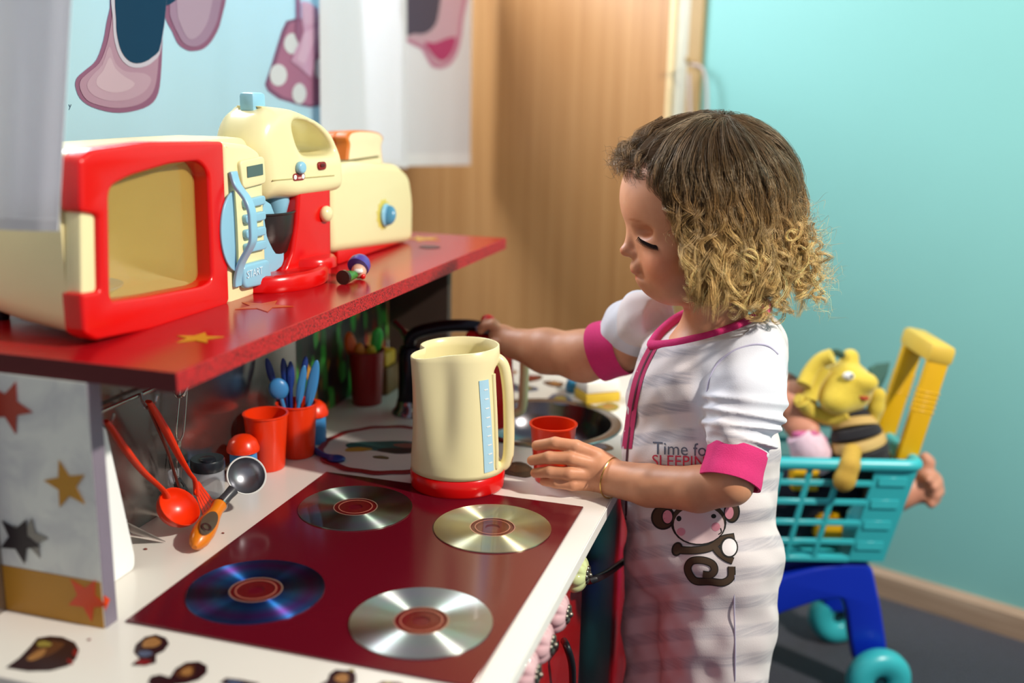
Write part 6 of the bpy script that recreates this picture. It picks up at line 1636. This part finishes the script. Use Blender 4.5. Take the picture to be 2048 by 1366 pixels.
# ---- the cup in her hand
cc = ch((1104, 905, -16)); cb_ = oZ(1101, 968); 
cup('toy_cup', -0.0765, 0.4385, 0.0685, .0200, .0262, M_orred, 'orange-red cup held in the hand of the toddler', group='orange-red cups')

# ---- hair
H = SDF()
H.ell(hpt(1430, 368, 0), (160, 141, 134), 20); H.ell(hpt(1508, 480, 0), (98, 120, 122), 40); H.ell(hpt(1330, 316, 0), (56, 46, 84), 30)
H.ell(hpt(1470, 540, 60), (56, 60, 50), 24)
H.ell(hpt(1272, 522, 0), (116, 168, 240), 18, sub=True)
M_hair = bpy.data.materials.new('curly_hair'); M_hair.use_nodes = True
nt = M_hair.node_tree; b = nt.nodes['Principled BSDF']
at = nt.nodes.new('ShaderNodeAttribute'); at.attribute_name = 'tint'; nt.links.new(at.outputs['Color'], b.inputs['Base Color'])
b.inputs['Roughness'].default_value = .30; b.inputs['Specular IOR Level'].default_value = .75; b.inputs['Specular Tint'].default_value = (1.0, .86, .62, 1)
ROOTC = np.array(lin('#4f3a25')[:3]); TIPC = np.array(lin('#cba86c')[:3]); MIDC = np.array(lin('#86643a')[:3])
def hair_col(V):
    t = np.clip((V[:, 1] - 330) / 230, 0, 1)[:, None]; c = ROOTC * (1 - t) + MIDC * t
    return np.concatenate([c * .8, np.ones((len(V), 1))], 1)
M_hbase = mat('hair_underlayer', '#3a2a1c', .95, var=.3, vscale=90, spec=.05, bump=.6, bscale=240)  # dark colour paints the shade in the gaps between locks
kidmesh('hair', H, (1180, 190, -110), (1700, 680, 300), 4.5, M_hbase, 2)
rg = np.random.default_rng(5)
HC = hpt(1428, 372, 0); HR = np.array([163., 142, 138])
crown = np.array([.12, -.96, .22]); crown /= np.linalg.norm(crown)
cu1 = np.cross(crown, (0, 0, 1.0)); cu1 /= np.linalg.norm(cu1); cu2 = np.cross(crown, cu1)
def guide(root_dir, yend):
    """path of a lock from the scalp: round the head from the crown, then hanging down in waves"""
    n = root_dir / np.linalg.norm(root_dir)
    p = HC + HR * n
    P = [p.copy()]; st = 9.0
    for i in range(90):
        m = (p - HC) / HR; mm = m / np.linalg.norm(m)
        t = mm * (mm @ crown) - crown; t /= np.linalg.norm(t) + 1e-9      # away from the crown, along the skull
        t = t + np.cross(mm, crown) * .25
        g = np.array([0, 1.0, 0]); w = np.clip((p[1] - 320) / 150, 0, 1)
        d = t * HR / HR.mean() * (1 - w) + g * w
        if p[1] > 420:
            out = np.array([p[0] - 1452, 0, p[2] - 95.]); out /= np.linalg.norm(out) + 1e-9
            d = d + out * (.16 if p[1] < 545 else -.10)
        d /= np.linalg.norm(d); p = p + d * st
        r = np.linalg.norm((p - HC) / (HR * 1.03))
        if r < 1: p = HC + (p - HC) / r
        P.append(p.copy())
        if p[1] > yend: break
    P = np.array(P); k = np.arange(len(P)); ph = rg.uniform(0, 6.28); am = rg.uniform(5, 15); fr = rg.uniform(.26, .48)
    wv = am * np.clip((P[:, 1] - 270) / 150, .15, 1) * np.sin(k * fr + ph)
    P[:, 0] += wv; P[:, 2] += .5 * np.abs(wv) + am * .35 * np.sin(k * fr * .8 + ph * 2)
    return P
def resample(P, n):
    s = np.concatenate([[0], np.cumsum(np.linalg.norm(np.diff(P, axis=0), axis=1))]); t = np.linspace(0, s[-1], n)
    return np.stack([np.interp(t, s, P[:, i]) for i in range(3)], 1), s[-1]
HV = []; HF = []; HCOL = []; hn = 0
def add_strand(P, r, c):
    global hn
    n = len(P); T = np.gradient(P, axis=0); T /= np.linalg.norm(T, axis=1)[:, None] + 1e-9
    A = np.cross(T, np.array([.3, .2, .93])); A /= np.linalg.norm(A, axis=1)[:, None] + 1e-9; Bn = np.cross(T, A)
    rr = r * np.concatenate([np.ones(n - 3), [.85, .6, .25]])
    V = np.stack([P + (A * math.cos(a) + Bn * math.sin(a)) * rr[:, None] for a in (0, 2.094, 4.189)], 1).reshape(-1, 3)
    i = np.arange(n - 1)[:, None] * 3
    F = np.concatenate([np.concatenate([i + k, i + (k + 1) % 3, i + 3 + (k + 1) % 3, i + 3 + k], 1) for k in range(3)])
    HV.append(V); HF.append(F + hn); hn += len(V); HCOL.append(np.repeat(c, 3, 0))
def lock(G, n_str, spread, curl, turns, rad=.28, tipw=1.0, npts=24, bright=1.0, fly=0.0, conv=.30):
    G, L = resample(G, npts); t = np.linspace(0, 1, npts)
    T = np.gradient(G, axis=0); T /= np.linalg.norm(T, axis=1)[:, None]
    A = np.cross(T, np.array([.15, .1, .98])); A /= np.linalg.norm(A, axis=1)[:, None] + 1e-9; Bn = np.cross(T, A)
    ph = rg.uniform(0, 6.28); sgn = rg.choice([-1, 1]); lb = rg.uniform(.55, 1.5) * bright
    env = curl * np.clip((t - .35) / .45, 0, 1) ** 1.2
    ang = ph + sgn * 2 * np.pi * turns * np.clip((t - .25) / .75, 0, 1) ** 1.3
    for _ in range(n_str):
        e_ = env * rg.uniform(.8, 1.2); an_ = ang + rg.normal(0, .15)
        base = G + A * (np.cos(an_) * e_)[:, None] + Bn * (np.sin(an_) * e_)[:, None]
        a = rg.uniform(0, 6.28); q = math.sqrt(rg.uniform(0, 1)) * spread
        w = (1.0 - conv * t) * q
        fz = rg.normal(0, 1, 3) * fly
        P = base + A * (math.cos(a) * w)[:, None] + Bn * (math.sin(a) * w)[:, None] + np.outer(t ** 2, fz)
        wob = rg.uniform(.3, 2.2); P = P + A * (wob * np.sin(t * rg.uniform(6, 20) + rg.uniform(0, 6)))[:, None]
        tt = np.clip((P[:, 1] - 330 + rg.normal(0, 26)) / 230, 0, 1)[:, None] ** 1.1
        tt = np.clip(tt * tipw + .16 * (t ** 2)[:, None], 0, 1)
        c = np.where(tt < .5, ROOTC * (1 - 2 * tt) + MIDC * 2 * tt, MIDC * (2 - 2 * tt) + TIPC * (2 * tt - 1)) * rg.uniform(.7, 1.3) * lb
        if rg.uniform() < .16: c = c * 1.7 + .05
        add_strand(P, rad * rg.uniform(.75, 1.3), np.concatenate([np.clip(c, 0, 1), np.ones((npts, 1))], 1))
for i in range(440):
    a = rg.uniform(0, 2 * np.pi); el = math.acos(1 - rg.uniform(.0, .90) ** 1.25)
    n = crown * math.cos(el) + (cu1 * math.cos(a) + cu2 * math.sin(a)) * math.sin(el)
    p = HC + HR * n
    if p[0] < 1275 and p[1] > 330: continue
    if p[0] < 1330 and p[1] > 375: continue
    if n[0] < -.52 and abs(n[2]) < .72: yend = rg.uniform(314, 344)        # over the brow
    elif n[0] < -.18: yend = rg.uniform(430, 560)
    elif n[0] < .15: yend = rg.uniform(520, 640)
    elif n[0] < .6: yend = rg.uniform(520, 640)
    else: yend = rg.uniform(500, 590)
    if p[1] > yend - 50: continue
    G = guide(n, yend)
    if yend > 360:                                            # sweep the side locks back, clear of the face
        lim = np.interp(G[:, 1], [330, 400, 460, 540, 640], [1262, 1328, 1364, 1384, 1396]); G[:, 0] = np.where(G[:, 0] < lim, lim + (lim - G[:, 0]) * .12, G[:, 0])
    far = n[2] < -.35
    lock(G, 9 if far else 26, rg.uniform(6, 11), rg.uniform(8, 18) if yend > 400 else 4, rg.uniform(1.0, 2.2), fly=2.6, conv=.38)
# loose ringlets at the ends, near side and nape
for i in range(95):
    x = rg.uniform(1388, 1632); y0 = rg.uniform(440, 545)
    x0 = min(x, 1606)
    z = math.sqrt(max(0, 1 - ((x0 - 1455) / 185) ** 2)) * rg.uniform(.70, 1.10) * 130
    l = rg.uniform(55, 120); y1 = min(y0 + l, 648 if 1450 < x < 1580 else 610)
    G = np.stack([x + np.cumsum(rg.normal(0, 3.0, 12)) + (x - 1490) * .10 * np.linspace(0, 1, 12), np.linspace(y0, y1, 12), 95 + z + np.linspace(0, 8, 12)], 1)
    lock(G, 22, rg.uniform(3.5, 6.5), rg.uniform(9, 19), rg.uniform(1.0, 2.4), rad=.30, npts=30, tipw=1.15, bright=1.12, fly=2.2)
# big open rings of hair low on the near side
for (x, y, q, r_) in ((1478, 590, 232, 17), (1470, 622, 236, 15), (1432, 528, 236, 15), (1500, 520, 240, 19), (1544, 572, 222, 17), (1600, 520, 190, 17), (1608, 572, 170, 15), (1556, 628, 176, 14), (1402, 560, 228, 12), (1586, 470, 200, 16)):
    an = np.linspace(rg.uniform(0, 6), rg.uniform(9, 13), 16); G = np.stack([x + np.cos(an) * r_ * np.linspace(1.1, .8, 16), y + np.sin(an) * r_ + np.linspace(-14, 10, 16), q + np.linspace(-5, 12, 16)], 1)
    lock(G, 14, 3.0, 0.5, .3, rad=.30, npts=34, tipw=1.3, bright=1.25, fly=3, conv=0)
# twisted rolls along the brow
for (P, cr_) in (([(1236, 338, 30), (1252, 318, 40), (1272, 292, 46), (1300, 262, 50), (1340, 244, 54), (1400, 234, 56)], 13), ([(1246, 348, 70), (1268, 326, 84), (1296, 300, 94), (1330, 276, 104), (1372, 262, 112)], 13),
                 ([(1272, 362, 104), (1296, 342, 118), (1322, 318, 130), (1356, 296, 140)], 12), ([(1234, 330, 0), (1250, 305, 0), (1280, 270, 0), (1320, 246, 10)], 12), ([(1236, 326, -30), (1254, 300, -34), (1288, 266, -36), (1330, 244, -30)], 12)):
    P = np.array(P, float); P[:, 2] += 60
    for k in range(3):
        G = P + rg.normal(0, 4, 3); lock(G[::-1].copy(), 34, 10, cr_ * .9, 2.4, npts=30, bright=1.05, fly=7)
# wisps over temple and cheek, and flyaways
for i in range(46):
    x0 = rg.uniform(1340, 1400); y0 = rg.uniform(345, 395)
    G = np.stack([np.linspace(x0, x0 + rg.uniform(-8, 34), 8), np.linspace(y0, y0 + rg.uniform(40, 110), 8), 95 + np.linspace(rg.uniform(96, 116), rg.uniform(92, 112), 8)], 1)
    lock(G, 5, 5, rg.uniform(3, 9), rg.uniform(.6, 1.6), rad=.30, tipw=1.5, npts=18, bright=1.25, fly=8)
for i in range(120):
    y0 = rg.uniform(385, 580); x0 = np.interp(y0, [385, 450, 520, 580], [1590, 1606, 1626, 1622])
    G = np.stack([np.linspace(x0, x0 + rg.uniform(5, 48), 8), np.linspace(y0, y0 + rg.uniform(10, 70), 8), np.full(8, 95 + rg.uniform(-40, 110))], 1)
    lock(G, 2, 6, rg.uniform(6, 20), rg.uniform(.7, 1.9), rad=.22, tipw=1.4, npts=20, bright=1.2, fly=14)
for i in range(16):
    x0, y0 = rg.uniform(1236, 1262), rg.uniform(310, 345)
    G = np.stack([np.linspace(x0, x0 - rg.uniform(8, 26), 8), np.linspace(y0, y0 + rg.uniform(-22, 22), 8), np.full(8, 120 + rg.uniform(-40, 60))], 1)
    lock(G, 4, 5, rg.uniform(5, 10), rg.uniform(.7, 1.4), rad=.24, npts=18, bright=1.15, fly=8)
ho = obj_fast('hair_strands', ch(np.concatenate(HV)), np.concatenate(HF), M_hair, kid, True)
ho['kind'] = 'stuff'
add_color(ho, 'tint', np.concatenate(HCOL))
print('hair faces', sum(len(f) for f in HF))
